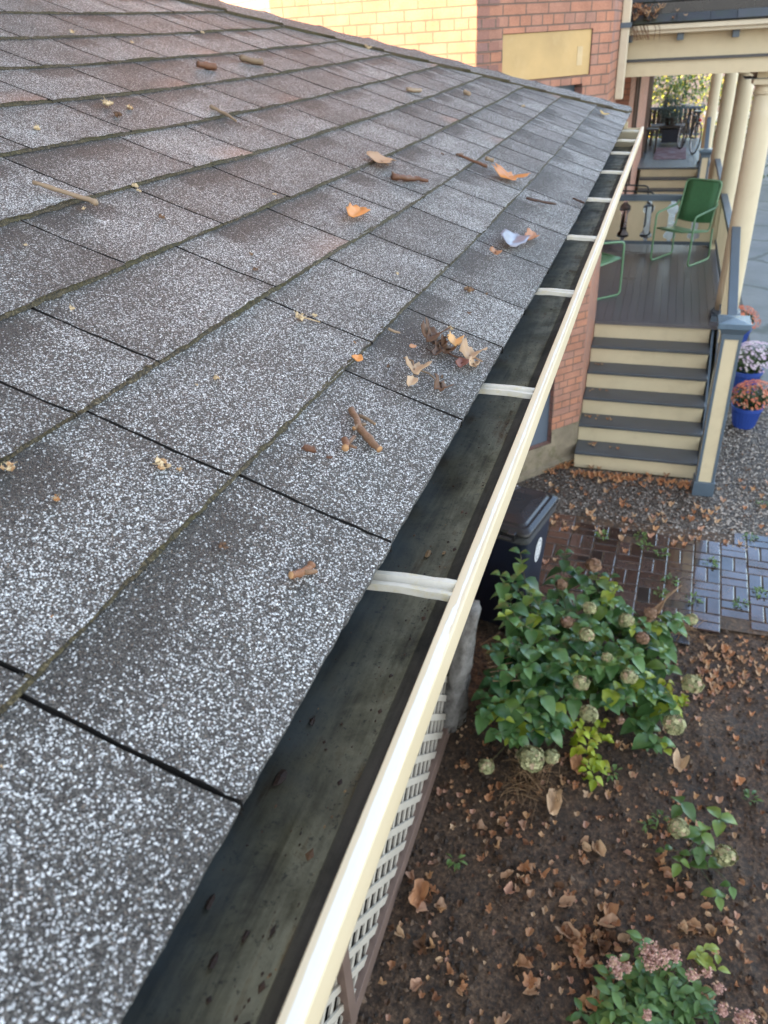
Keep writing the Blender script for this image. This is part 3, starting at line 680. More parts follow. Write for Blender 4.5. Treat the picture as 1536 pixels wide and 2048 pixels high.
# quoin strip between the bay's front and its angled side
b = MB(); A, B_ = inner(BB, BA, 0.0, -0.006), inner(BB, BA, 0.20, -0.006)
zz = 0.5; k = 0
while zz < 6:
    wq = 0.20 if k % 2 else 0.11; B2 = inner(BB, BA, wq, -0.006); t = rnd.uniform(0, 1)
    b.poly([(A.x, A.y, zz), (B2.x, B2.y, zz), (B2.x, B2.y, zz+0.066), (A.x, A.y, zz+0.066)], 0, uv=[(k*.215+.02, zz), (k*.215+.19, zz), (k*.215+.19, zz+.066), (k*.215+.02, zz+.066)])
    zz += 0.0725; k += 1
b.build('corner_bricks', M['brick_dull'], nh)
# casings on the porch wall: window and door trims
for (x0, x1, z0, z1) in ((14.2, 15.2, 1.5, 3.2), (21.0, 22.0, 1.14, 3.2), (22.7, 23.6, 1.7, 3.2)):
    b = MB(); b.box((x0-.09, .565, z0-.05), (x0, .60-.002, z1+.1)); b.box((x1, .565, z0-.05), (x1+.09, .60-.002, z1+.1)); b.box((x0, .565, z1), (x1, .60-.002, z1+.1))
    wf = b.build('window_frame', M['brown_trim'], nh); b = MB(); b.box((x0, .625, z0), (x1, .635, z1)); b.build('pane', M['black'], wf)
b = MB(); b.box((9.82, 1.40, 1.14), (10.72, 1.44, 3.2)); b.build('door', M['wood_dark'], nh)

# ------------------------------------------------------------------ porch: floor, two flights of steps, newels, columns, rails
FZ = 1.14
porch = empty('porch', (11.0, -0.1, 0), 'long grey floored porch with cream risers and dark treads climbing from the gravel', 'porch')
def floor_part(x0, x1, y1, y0=-0.80):
    b = MB(); n = int((y1-y0)/0.083); 
    for i in range(n):
        a = y0+(y1-y0)*i/n; c = y0+(y1-y0)*(i+1)/n
        b.box((x0, a+0.0012, FZ-0.03), (x1, c-0.0012, FZ+rnd.uniform(-.0004, .0004)))
    b.box((x0-0.03, y0, FZ-0.035), (x0, y1, FZ-0.002))
    return b
fb = floor_part(8.58, 15.5, 0.53); fb.box((8.62, 0.53, FZ-.03), (12.6, 1.35, FZ)); fb.build('floor', M['floor'], porch)
b = MB(); b.box((8.60, -0.79, 0.02), (15.48, -0.76, FZ-0.04)); b.box((15.45, -0.75, 0.02), (15.48, 0.58, FZ-0.04)); b.build('skirt', M['cream'], porch)
def flight(x_top, n, rise, tread, yl, yr, parent):
    for i in range(n):                                   # i = 0: lowest riser
        xr = x_top-(n-1-i)*tread; z0 = i*rise; b = MB(); b.box((xr+0.03, yr, max(0, z0-0.006)), (xr+0.05, yl, z0+rise-0.032)); b.build('riser', M['cream'], parent, bevel=0.003)
        if i < n-1:
            b = MB(); b.box((xr, yr-0.012, z0+rise-0.032), (xr+tread+0.03-0.002, yl, z0+rise)); b.build('tread', M['tread'], parent, bevel=0.006)
    b = MB(); pts = [(x_top+0.05, 0.0), (x_top-(n-1)*tread+0.05, 0.0), (x_top-(n-1)*tread+0.05, rise-0.04)]
    pts = [(x_top-(n-1)*tread+0.06, 0.0), (x_top-(n-1)*tread+0.06, rise*0.8), (x_top+0.05, n*rise-0.05), (x_top+0.05, 0.0)]
    b.prism(pts, yr-0.035, yr-0.014, fn=lambda a, c, d_: (a, d_, c)); b.build('stringer', M['slate'], parent)
flight(8.55, 6, 0.19, 0.262, 0.53, -0.66, porch)
def newel(x, y, ht, wd=0.165):
    e = empty('newel_post', (0, 0, 0)); h = wd/2
    b = MB(); b.box((-h-.012, -h-.012, 0), (h+.012, h+.012, 0.15)); b.build('plinth', M['slate'], e, bevel=0.004)
    b = MB()
    for sx in (-1, 1):
        for sy in (-1, 1): b.box((sx*h-(0.026 if sx > 0 else 0), sy*h-(0.026 if sy > 0 else 0), 0.15), (sx*h+(0.026 if sx < 0 else 0), sy*h+(0.026 if sy < 0 else 0), ht-0.16))
    b.build('corner_board', M['slate'], e)
    b = MB(); b.box((-h+.006, -h+.006, 0.15), (h-.006, h-.006, ht-0.16)); b.build('panel', M['cream'], e)
    b = MB(); k = h+.004; k2 = h+.036
    lo = [b.vert(p) for p in ((-k,-k,ht-.16),(k,-k,ht-.16),(k,k,ht-.16),(-k,k,ht-.16))]; mi = [b.vert(p) for p in ((-k,-k,ht-.115),(k,-k,ht-.115),(k,k,ht-.115),(-k,k,ht-.115))]; hi = [b.vert(p) for p in ((-k2,-k2,ht-.06),(k2,-k2,ht-.06),(k2,k2,ht-.06),(-k2,k2,ht-.06))]
    for A, B_ in ((lo, mi), (mi, hi)):
        for i in range(4): b.face([A[i], A[(i+1) % 4], B_[(i+1) % 4], B_[i]])
    b.face(hi); b.build('neck_moulding', M['slate'], e)
    b = MB(); b.box((-k2-.012, -k2-.012, ht-.06), (k2+.012, k2+.012, ht-.012)); 
    ids_ = [b.vert(p) for p in ((-k2,-k2,ht-.012),(k2,-k2,ht-.012),(k2,k2,ht-.012),(-k2,k2,ht-.012))]; ap = b.vert((0, 0, ht+.004))
    for i in range(4): b.face([ids_[i], ids_[(i+1) % 4], ap])
    b.build('cap', M['slate_wet'], e, bevel=0.004); e.location = (x, y, 0)
    return e
n1_ = newel(7.03, -0.715, 1.71); tag(n1_, 'square cream panelled newel post with blue grey cap at the foot of the gravel steps', 'newel post', 'newel posts')
n2_ = newel(17.8, -0.715, 1.71); tag(n2_, 'far newel post with blue grey cap at the foot of the distant porch steps', 'newel post', 'newel posts')
M['column'] = paint('cream column paint', (0.66, 0.585, 0.41), 0.45, 0.04, 2, (0.36, 0.27, 0.15), 0.15)
def column(x, y, z0, z1, r, label):
    e = empty('porch_column', (x, y, z0), label, 'column', 'round porch columns')
    b = MB(); n = 10
    b.lathe([(r*(1-0.13*(k/n)**1.6), 0.10+(z1-z0-0.22)*k/n) for k in range(n+1)], (x, y, z0), 28); b.build('shaft', M['column'], e, smooth=True)
    b = MB(); b.box((x-r*1.25, y-r*1.25, z0), (x+r*1.25, y+r*1.25, z0+.055)); b.lathe([(r*1.18, 0.055), (r*1.22, 0.075), (r*1.12, 0.10)], (x, y, z0), 28); b.build('base', M['slate'], e)
    b = MB(); rt = r*0.87; H = z1-z0
    b.lathe([(rt, H-.13), (rt*1.1, H-.12), (rt*1.1, H-.105), (rt, H-.10), (rt, H-.065), (rt*1.22, H-.045), (rt*1.22, H-.04)], (x, y, z0), 28); b.box((x-rt*1.3, y-rt*1.3, z1-.04), (x+rt*1.3, y+rt*1.3, z1)); b.build('capital', M['column'], e)
column(8.86, -0.80, FZ, 3.395, 0.118, 'thick cream column beside the head of the near steps')
column(12.2, -0.84, FZ, 3.395, 0.115, 'cream column where the fretwork balustrade ends')
column(15.5, -0.83, FZ, 3.395, 0.115, 'cream column standing past the fretwork balustrade')
column(19.7, -0.78, FZ, 3.395, 0.115, 'farthest cream column beside the bicycle porch')
def rail(name, p, q, w_, h_, m, parent):
    p, q = Vector(p), Vector(q); d_ = (q-p).normalized(); s_ = Vector((-d_.y, d_.x, 0)).normalized()*w_/2; u_ = Vector((0, 0, h_)); b = MB()
    A = [b.vert(v) for v in (p-s_, p+s_, p+s_+u_, p-s_+u_)]; B_ = [b.vert(v) for v in (q-s_, q+s_, q+s_+u_, q-s_+u_)]
    b.face(A[::-1]); b.face(B_)
    for i in range(4): b.face([A[i], A[(i+1) % 4], B_[(i+1) % 4], B_[i]])
    return b.build(name, m, parent, bevel=0.004)
def stair_rail(x0, label):
    e = empty('stair_handrail', (x0, -0.72, 0), label, 'handrail', 'sloping stair handrails')
    a, c = (x0+0.09, -0.72, 1.52), (x0+1.72, -0.745, 2.06)
    rail('handrail', a, c, 0.082, 0.045, M['slate'], e); rail('bottom_rail', (a[0], a[1], 0.42), (c[0], c[1], 1.27), 0.05, 0.05, M['slate'], e)
    for k in range(12):
        t = (k+.5)/12; x = a[0]+(c[0]-a[0])*t; y = a[1]+(c[1]-a[1])*t; b = MB(); b.box((x-.014, y-.014, 0.46+(1.32-.46)*t-.01), (x+.014, y+.014, 1.525+(2.06-1.52)*t)); b.build('baluster', M['cream'], e)
stair_rail(7.03, 'sloping blue grey handrail running down to the near newel post'); stair_rail(17.8, 'sloping blue grey handrail of the distant steps by the bicycle')
def side_rail(x0, x1, y, label):
    e = empty('porch_railing', (x0, y, FZ), label, 'railing', 'porch side railings')
    rail('top_rail', (x0, y, 1.80), (x1, y, 1.80), 0.085, 0.05, M['slate'], e); rail('bottom_rail', (x0, y, 1.22), (x1, y, 1.22), 0.05, 0.05, M['slate'], e)
    n = int((x1-x0)/0.095)
    for k in range(n): x = x0+(k+.5)*(x1-x0)/n; b = MB(); b.box((x-.013, y-.013, 1.268), (x+.013, y+.013, 1.802)); b.build('baluster', M['cream'], e)
side_rail(9.0, 12.07, -0.80, 'square baluster side railing between the thick near column and the fretwork')
side_rail(12.34, 15.37, -0.82, 'square baluster side railing farther along the porch')
# fretwork balustrade across the porch
fr = empty('fretwork_balustrade', (11.97, -0.08, FZ), 'low balustrade of cream boards with cut out diamonds under a blue grey rail', 'balustrade')
rail('top_rail', (11.97, -0.73, 1.775), (11.97, 0.75, 1.775), 0.10, 0.075, M['slate'], fr); rail('bottom_rail', (11.97, -0.73, 1.19), (11.97, 0.75, 1.19), 0.06, 0.045, M['slate'], fr)
prof = [(1.232, .132), (1.262, .132), (1.285, .078), (1.325, .078), (1.37, .112), (1.60, .116), (1.64, .085), (1.70, .085), (1.735, .125), (1.778, .125)]
for k in range(5):
    yc = -0.64+k*0.318; b = MB(); pl = [(yc-w_, z) for z, w_ in prof]+[(yc+w_, z) for z, w_ in prof[::-1]]
    lo = [b.vert((11.96, y, z)) for y, z in pl]; hi = [b.vert((11.98, y, z)) for y, z in pl]; n = len(pl); h2 = len(prof)
    for i in range(h2-1):
        for L_, fl in ((lo, 1), (hi, 0)):
            q = [L_[i], L_[i+1], L_[n-2-i], L_[n-1-i]]; b.face(q if fl else q[::-1])
    for i in range(n): b.face([lo[i], lo[(i+1) % n], hi[(i+1) % n], hi[i]])
    b.build('baluster', M['cream'], fr)
b = MB(); b.box((11.94, -0.79, FZ), (12.0, -0.73, 1.80)); b.build('end_post', M['cream'], fr)
# distant porch on the far side of the gap
p2 = empty('porch', (21.5, -0.1, 0), 'distant second porch with cream steps, a worn rug and a bicycle on its landing', 'porch')
floor_part(19.42, 24.6, 0.60).build('floor', M['tread'], p2); flight(19.40, 6, 0.19, 0.262, 0.53, -0.66, p2)
b = MB(); b.box((19.45, -0.79, 0.02), (24.6, -0.76, FZ-0.04)); b.build('skirt', M['cream'], p2)
er = empty('porch_railing', (24.5, -.1, FZ), 'dark railing closing the far end of the distant porch', 'railing')
rail('top_rail', (24.5, -.75, 1.86), (24.5, .58, 1.86), 0.09, 0.06, M['slate'], er); rail('bottom_rail', (24.5, -.75, 1.22), (24.5, .58, 1.22), 0.05, 0.05, M['slate'], er)
for k in range(12): y = -.70+k*.112; b = MB(); b.box((24.49, y, 1.27), (24.51, y+.09, 1.86)); b.build('baluster', M['wood_dark'], er)
b = MB(); b.box((20.6, -0.42, FZ+.002), (22.6, 0.30, FZ+.012))
M['rug'] = None
def mat_rug():
    m = NM('worn red rug'); wv = m.noise(4, 6, 0.7); g = m.noise(26, 4, vec=m.vec(1, 3, 1))
    c = m.ramp(wv, [(0.35, (0.10, 0.045, 0.055)), (0.5, (0.19, 0.12, 0.14)), (0.65, (0.25, 0.25, 0.30))]); c = m.mix(0.4, c, m.ramp(g, [(0.3, (0.4,)*3), (0.7, (1.4,)*3)]), 'MULTIPLY'); return m.set(c, 0.9)
M['rug'] = mat_rug(); tag(b.build('rug', M['rug'], base=(21.6, 0, FZ)), 'worn red and grey rug on the distant landing', 'rug')

# porch roof: beam, cornice, blocks, slates
pr = empty('porch_roof', (12, -0.3, 3.45), 'dark mossy slate porch roof on a cream beam with blue grey stripe', 'roof')
BX = 8.62
b = MB(); b.box((BX, -1.0, 3.605), (BX+0.22, 0.530, 3.80)); b.build('frieze_board', M['cream'], pr)
b = MB(); b.box((BX-0.035, -1.03, 3.582), (BX+0.22, 0.533, 3.605)); b.build('stripe_moulding', M['bin_grey'], pr)
b = MB(); b.box((BX-0.004, -1.0, 3.462), (BX+0.22, 0.530, 3.582)); b.build('beam', M['cream'], pr)
b = MB(); b.box((BX+0.22, -0.92, 3.40), (24.6, -0.70, 3.80)); b.build('side_beam', M['cream'], pr)
b = MB(); b.box((BX+0.22, -1.05, 3.80), (24.9, 0.60, 3.82)); b.box((BX+0.22, -1.0, 3.395), (BX+0.60, -0.60, 3.40)); b.build('ceiling_boards', M['slate'], pr)
b = MB(); b.box((BX-0.20, -1.06, 3.80), (BX+0.22, 0.545, 3.83)); b.box((BX-0.24, -1.10, 3.83), (BX+0.25, 0.55, 3.872)); b.build('cornice', M['cream_pale'], pr, bevel=0.005)
for k, y in enumerate((0.46, 0.02, -0.44, -0.90)):
    b = MB(); b.box((BX-0.13, y-.028, 3.742), (BX-0.002, y+.028, 3.799)); b.build('block', M['slate'], pr, bevel=0.003)
def mat_slate_roof():
    m = NM('dark mossy slates'); r, g, bb = m.attr()[:3]; n1 = m.noise(7, 6, 0.65); n2 = m.noise(70, 5)
    c = m.ramp(m.math('ADD', r, m.math('MULTIPLY_ADD', n2, 0.5, -0.25)), [(0, (0.020, 0.023, 0.024)), (1, (0.062, 0.066, 0.066))]); c = m.mix(m.math('MULTIPLY', m.ramp(n1, [(0.45, (0, 0, 0)), (0.7, (1, 1, 1))]), 0.55), c, (0.040, 0.058, 0.022))
    m.bump(n2, 0.4, 0.004); return m.set(c, 0.5)
M['slates'] = mat_slate_roof()
b = MB(); rg = random.Random(4); sl = R(27)
for part, (x0, z0, n) in enumerate(((BX-0.26, 3.876, 1), (BX+0.11, 4.04, 13))):
    for i in range(n):
        y = 0.53 if part else 0.50; xa = x0+i*0.12*math.cos(sl); za = z0+i*0.12*math.sin(sl)
        y -= (i % 2)*0.13
        while y > -1.1:
            wd = rg.uniform(0.20, 0.30); t = (rg.uniform(0, 1), 0, 0); dz = rg.uniform(0, .004); dd = rg.uniform(-.004, .004)
            M4 = Matrix.Translation((xa+dd, 0, za+dz)) @ Matrix.Rotation(-sl+R(2.2), 4, 'Y')
            b.box((0, y-wd+.002, 0), (0.15, y-.002, 0.010), 0, t, M4); y -= wd
b.build('slates', M['slates'], pr)
b = MB(); b.box((BX-0.25, -1.08, 3.872), (BX+0.05, 0.50, 3.876)); b.poly([(BX, 0.53, 3.87), (BX, -1.1, 3.87), (BX+2.2, -1.1, 4.97), (BX+2.2, .53, 4.97)]); b.build('roof_deck', M['under'], pr)
b = MB(); b.box((BX-0.02, -1.1, 3.93), (BX+0.10, 0.50, 4.035)); b.build('gutter_shadow_board', M['black'], pr)  # black board standing in for the shadow of the roof gutter gap
ds = empty('downspout', (8.40, 0.58, 0), 'cream downspout in the corner between brick bay and slate porch roof', 'downspout')
b = MB(); b.box((8.30, 0.455, 3.30), (8.36, 0.53, 4.6)); b.build('pipe', M['cream_pale'], ds, bevel=0.01)
b = MB(); b.box((8.285, 0.44, 3.86), (8.375, 0.533, 3.90)); b.build('strap', M['slate'], ds)

# ------------------------------------------------------------------ our own house (left of the roof) and an unseen wing added to shape the shade, lattice skirt
M['clap'] = paint('pale grey clapboard', (0.30, 0.305, 0.31), 0.7)
oh = empty('clapboard_house', (-2, 6, 0), 'unseen grey clapboard house carrying the shingled porch roof, with a wing added for its shade', 'house')
b = MB(); wall_strip(b, (4.1, 2.95), (-9, 2.95), 0, 9.5); wall_strip(b, (4.1, 5.4), (4.1, 2.95), 0, 9.5); wall_strip(b, (-9, 2.95), (-9, 5.4), 0, 9.5); wall_strip(b, (-9, 5.4), (4.1, 5.4), 0, 9.5)  # unseen main house, kept shallow to let sun reach the bay
wall_strip(b, (5.0, 4.4), (4.1, 4.4), 0, 5.08); wall_strip(b, (5.0, 14), (5.0, 4.4), 0, 5.08); wall_strip(b, (-3, 14), (5.0, 14), 0, 5.08); wall_strip(b, (-3, 5.4), (-3, 14), 0, 5.08); b.build('wall', M['clap'], oh)  # invented wing out of view, sized to cut the sun patch
b = MB(); b.box((-9.3, 2.75, 9.5), (4.2, 5.5, 9.8)); b.box((4.105, 4.38, 5.08), (5.02, 14.02, 5.10)); b.box((-3.02, 5.405, 5.08), (4.105, 14.02, 5.10)); b.build('roof_slab', M['slate'], oh)
pd = empty('porch_deck', (1.5, 1.9, 0), 'dark deck under the shingled roof behind the beige lattice', 'deck')
b = MB(); b.box((-4, 0.95, 0.98), (4.2, 2.94, 1.05)); b.build('floor', M['tread'], pd)
b = MB(); b.box((-4, 0.90, 0.88), (4.2, 0.945, 1.05)); b.build('edge_board', M['cream'], pd)
for x in (-0.8, 4.15): b = MB(); b.box((x-.07, 0.86, 1.05), (x+.07, 0.98, 3.14)); b.build('post', M['cream'], pd)
lt = empty('lattice_skirt', (2.0, 0.92, 0), 'beige diagonal lattice skirt with brown trim along the garden soil', 'lattice')
def lattice():
    x0, x1, z0, z1 = -2.0, 3.78, 0.10, 0.88
    for (sgn, yy, th_) in ((-1, 0.912, .010), (1, 0.924, .010)):
        b = MB(); h = z1-z0; pitch = 0.163; wv = 0.055
        c = x0-h
        while c < x1+h:
            # strip: x + z = c for the falling set, x - z = c for the rising set, clipped to the panel
            P = []
            for dc in (-wv*0.5, wv*0.5):
                cc = c+dc
                if sgn < 0: a, e = (cc-z1, z1), (cc-z0, z0)
                else: a, e = (cc+z0, z0), (cc+z1, z1)
                q = []
                for (xa, za) in (a, e):
                    if xa < x0: za = (cc-x0 if sgn < 0 else x0-cc); xa = x0
                    if xa > x1: za = (cc-x1 if sgn < 0 else x1-cc); xa = x1
                    q.append((xa, min(z1, max(z0, za))))
                P.append(q)
            if all(abs(q[0][0]-q[1][0]) > 0.02 for q in P):
                b.prism([P[0][0], P[0][1], P[1][1], P[1][0]], yy-th_/2, yy+th_/2, fn=lambda a_, c_, d_: (a_, d_, c_))
            c += pitch
        b.build('slats', M['lattice'], lt)
    b = MB(); b.box((x0, 0.885, 0.0), (x1+.04, 0.937, 0.105)); b.build('bottom_board', M['brown_trim'], lt, bevel=0.003)
    for x in (1.60, 3.80): b = MB(); b.box((x-.035, 0.880, 0.0), (x+.035, 0.938, 0.90)); b.build('post', M['brown_trim'], lt, bevel=0.003)
    b = MB(); b.box((x0, 1.02, 0.0), (x1, 1.04, 0.9)); b.build('dark_backing', M['under'], lt)
lattice()
# crumpled clear plastic sheet slumped at the end of the lattice
def mat_bag():
    m = NM('crumpled clear plastic'); n1 = m.noise(9, 6, 0.7)
    mat = m.set(m.ramp(n1, [(0.35, (0.13, 0.12, 0.11)), (0.65, (0.34, 0.33, 0.31))]), 0.22, Transmission_Weight=0.35, IOR=1.2)
    m.bump(n1, 0.7, 0.02); return mat
M['bag'] = mat_bag()
b = MB(); rows = []; bs = at(912, 1440, 0.04); bt = at(950, 1215, 0.95)
for j in range(15):
    t = j/14; c = Vector(bs).lerp(Vector(bt), t); row = []
    for k in range(16):
        a = 2*math.pi*k/16; rx = 0.15*(1-0.35*t)+0.05*mnoise.noise((k*.7, j*.5, 1)); ry = 0.085*(1-0.2*t)+0.035*mnoise.noise((k*.8, j*.6, 7))
        row.append(b.vert((c.x+rx*math.cos(a), c.y+0.04+ry*math.sin(a), c.z)))
    rows.append(row)
for a, c in zip(rows, rows[1:]):
    for k in range(16): b.face([a[k], a[(k+1) % 16], c[(k+1) % 16], c[k]])
b.face(rows[0][::-1]); b.face(rows[-1])
tag(b.build('plastic_sheet', M['bag'], base=(bs.x, bs.y, 0), smooth=True), 'crumpled greyish plastic sheet slumped between lattice end and wheeled bin', 'plastic sheet')

# ------------------------------------------------------------------ wheeled bin
def bin_():
    e = empty('wheeled_bin', (0, 0, 0), 'dark wheeled rubbish bin with glossy lid and white oval sticker beside the hydrangea', 'bin')
    def ring(b, hx, hy, z, r=0.05, n=5, ox=0):
        ids = []
        for cx, cy, a0 in ((hx-r, hy-r, 0), (-hx+r, hy-r, 90), (-hx+r, -hy+r, 180), (hx-r, -hy+r, 270)):
            for k in range(n): a = R(a0+90*k/(n-1)); ids.append(b.vert((ox+cx+r*math.cos(a), cy+r*math.sin(a), z)))
        return ids
    def skin(b, rings, cap0=True, cap1=True):
        for A, B_ in zip(rings, rings[1:]):
            n = len(A)
            for i in range(n): b.face([A[i], A[(i+1) % n], B_[(i+1) % n], B_[i]])
        if cap0: b.face(rings[0][::-1])
        if cap1: b.face(rings[-1])
    b = MB(); skin(b, [ring(b, .21, .20, .05), ring(b, .215, .205, .30), ring(b, .265, .245, .90), ring(b, .27, .25, .93)]); b.build('body', M['navy'], e)
    b = MB(); skin(b, [ring(b, .285, .265, .885), ring(b, .29, .27, .90), ring(b, .29, .27, .945), ring(b, .28, .26, .95)]); b.build('rim', M['bin_grey'], e)
    b = MB(); skin(b, [ring(b, .30, .275, .952), ring(b, .305, .28, .965), ring(b, .30, .275, .985), ring(b, .27, .245, 1.005), ring(b, .25, .225, 1.004), ring(b, .235, .21, 1.018), ring(b, .15, .14, 1.028)])
    lid = b.build('lid', M['black'], e, bevel=0.004)
    b = MB(); b.tube([(-.26, .02, 1.01), (-.10, .05, 1.034), (.12, .05, 1.034), (.24, .01, 1.012)], .006); b.tube([(-.24, -.17, 1.008), (.0, -.185, 1.016), (.2, -.18, 1.010)], .005); b.build('ridge', M['bin_grey'], lid)
    rg = random.Random(2); b = MB()
    for k in range(6):                                     # raised lettering too blurred to read
        x = .245; y = .165-k*.024
        b.box((x-.012, y-.008, 1.0095), (x+.014, y-.004, 1.013)); b.box((x+.010, y-.004, 1.0095), (x+.014, y+.006, 1.013))
        if k % 2: b.box((x-.012, y+.003, 1.0095), (x-.008, y+.008, 1.013)); b.box((x-.012, y-.004, 1.0095), (x-.009, y+.003, 1.013))
        else: b.box((x-.003, y-.004, 1.0095), (x+.002, y+.006, 1.013))
    b.build('lettering', M['white'], lid)
    b = MB(); b.tube([(-.31, -.17, .93), (-.345, -.17, .95), (-.345, .17, .95), (-.31, .17, .93)], .014); b.build('handle', M['black'], e)
    for y in (-.16, .16): b = MB(); b.box((-.335, y-.03, .93), (-.255, y+.03, .99)); b.build('hinge', M['black'], e, bevel=0.006)
    for y in (-.235, .235):
        b = MB(); b.tube([(-.20, y-.025, .10), (-.20, y+.025, .10)], .10, 20); b.build('wheel', M['black'], e)
    b = MB(); n = 28                                       # oval sticker on the side that faces the path
    def sp(x, z, o): yy = -(.205+(z-.30)/.60*.040)-.0035-o; return (x, yy, z)
    cz, cx = .66, .03; b.face([b.vert(sp(cx+.062*math.cos(2*math.pi*k/n), cz+.105*math.sin(2*math.pi*k/n), 0)) for k in range(n)]); st = b.build('sticker', M['white'], e)
    b = MB()
    for k in range(n):
        a0, a1 = 2*math.pi*k/n, 2*math.pi*(k+.55)/n
        b.poly([sp(cx+.050*math.cos(a0), cz+.088*math.sin(a0), .0012), sp(cx+.050*math.cos(a1), cz+.088*math.sin(a1), .0012), sp(cx+.041*math.cos(a1), cz+.074*math.sin(a1), .0012), sp(cx+.041*math.cos(a0), cz+.074*math.sin(a0), .0012)])
    for k in range(4): zq = cz+.042-k*.028; b.poly([sp(cx-.026, zq, .0012), sp(cx+.024-(k % 2)*.01, zq, .0012), sp(cx+.024-(k % 2)*.01, zq-.010, .0012), sp(cx-.026, zq-.010, .0012)])
    b.build('print', M['mark'], st)
    e.location = (4.735, 0.775, 0); e.rotation_euler = (0, 0, R(-13))
bin_()

# ------------------------------------------------------------------ green chairs
def chair():
    e = empty('patio_chair', (0, 0, 0)); r = 0.0125
    def fil(pts, rad=0.06, n=5):                           # polyline with rounded corners
        pts = [Vector(p) for p in pts]; o = [pts[0]]
        for a, p, c in zip(pts, pts[1:], pts[2:]):
            d0 = (a-p).normalized(); d1 = (c-p).normalized(); rr = min(rad, (a-p).length*.45, (c-p).length*.45)
            for k in range(n+1):
                t = k/n; o.append((p+d0*rr).lerp(p, t).lerp(p.lerp(p+d1*rr, t), t))
        return o+[pts[-1]]
    for s in (-1, 1):
        y = s*.27; b = MB()
        b.tube(fil([(-.24, y, .40), (-.27, y, .012), (.27, y, .012), (.26, y, .62), (-.24, y, .66), (-.27, y, .70)]), r, 8); b.build('side_frame', M['green_metal'], e, smooth=True)
    b = MB(); b.tube(fil([(.25, -.245, .43), (-.20, -.245, .37), (-.36, -.245, .96), (-.36, .245, .96), (-.20, .245, .37), (.25, .245, .43)], .07), r*.9, 8); b.tube([(.25, -.245, .43), (.25, .245, .43)], r*.8, 8); b.build('back_frame', M['green_metal'], e, smooth=True)
    def sling(name, prof):
        b = MB(); G = [[b.vert((x, y, z-0.018*(1-(y/.235)**2))) for y in (-.235, -.12, 0, .12, .235)] for x, z in prof]
        for a, c in zip(G, G[1:]):
            for k in range(4): b.face([a[k], a[k+1], c[k+1], c[k]])
        o = b.build(name, M['green_sling' if name == 'backrest' else 'green_metal'], e, smooth=True); s = o.modifiers.new('thick', 'SOLIDIFY'); s.thickness = .004
    sling('seat', [(.255, .425), (.24, .443), (.1, .425), (-.05, .405), (-.18, .392)]); sling('backrest', [(-.225, .47), (-.27, .62), (-.32, .80), (-.358, .945), (-.365, .965)])
    return e
c1 = chair(); c2 = copy_tree(c1)
c1.location = (11.28, -0.325, FZ); c1.rotation_euler = (0, 0, R(150)); tag(c1, 'green metal patio chair facing the steps in front of the fretwork balustrade', 'chair', 'green metal patio chairs')
c2.location = (9.55, 0.72, FZ); c2.rotation_euler = (0, 0, R(-45)); tag(c2, 'green metal patio chair half hidden behind the gutter above the steps', 'chair', 'green metal patio chairs')
c3 = copy_tree(c1); c3.location = (12.9, 0.42, FZ+0.0); c3.rotation_euler = (0, 0, R(-80)); tag(c3, 'dark framed chair beyond the fretwork balustrade with only its arm showing', 'chair')
M['dark_tube'] = paint('dark painted tube', (0.03, 0.034, 0.036), 0.4)
for ch in c3.children:
    ch.data = ch.data.copy(); ch.data.materials[0] = M['dark_tube']

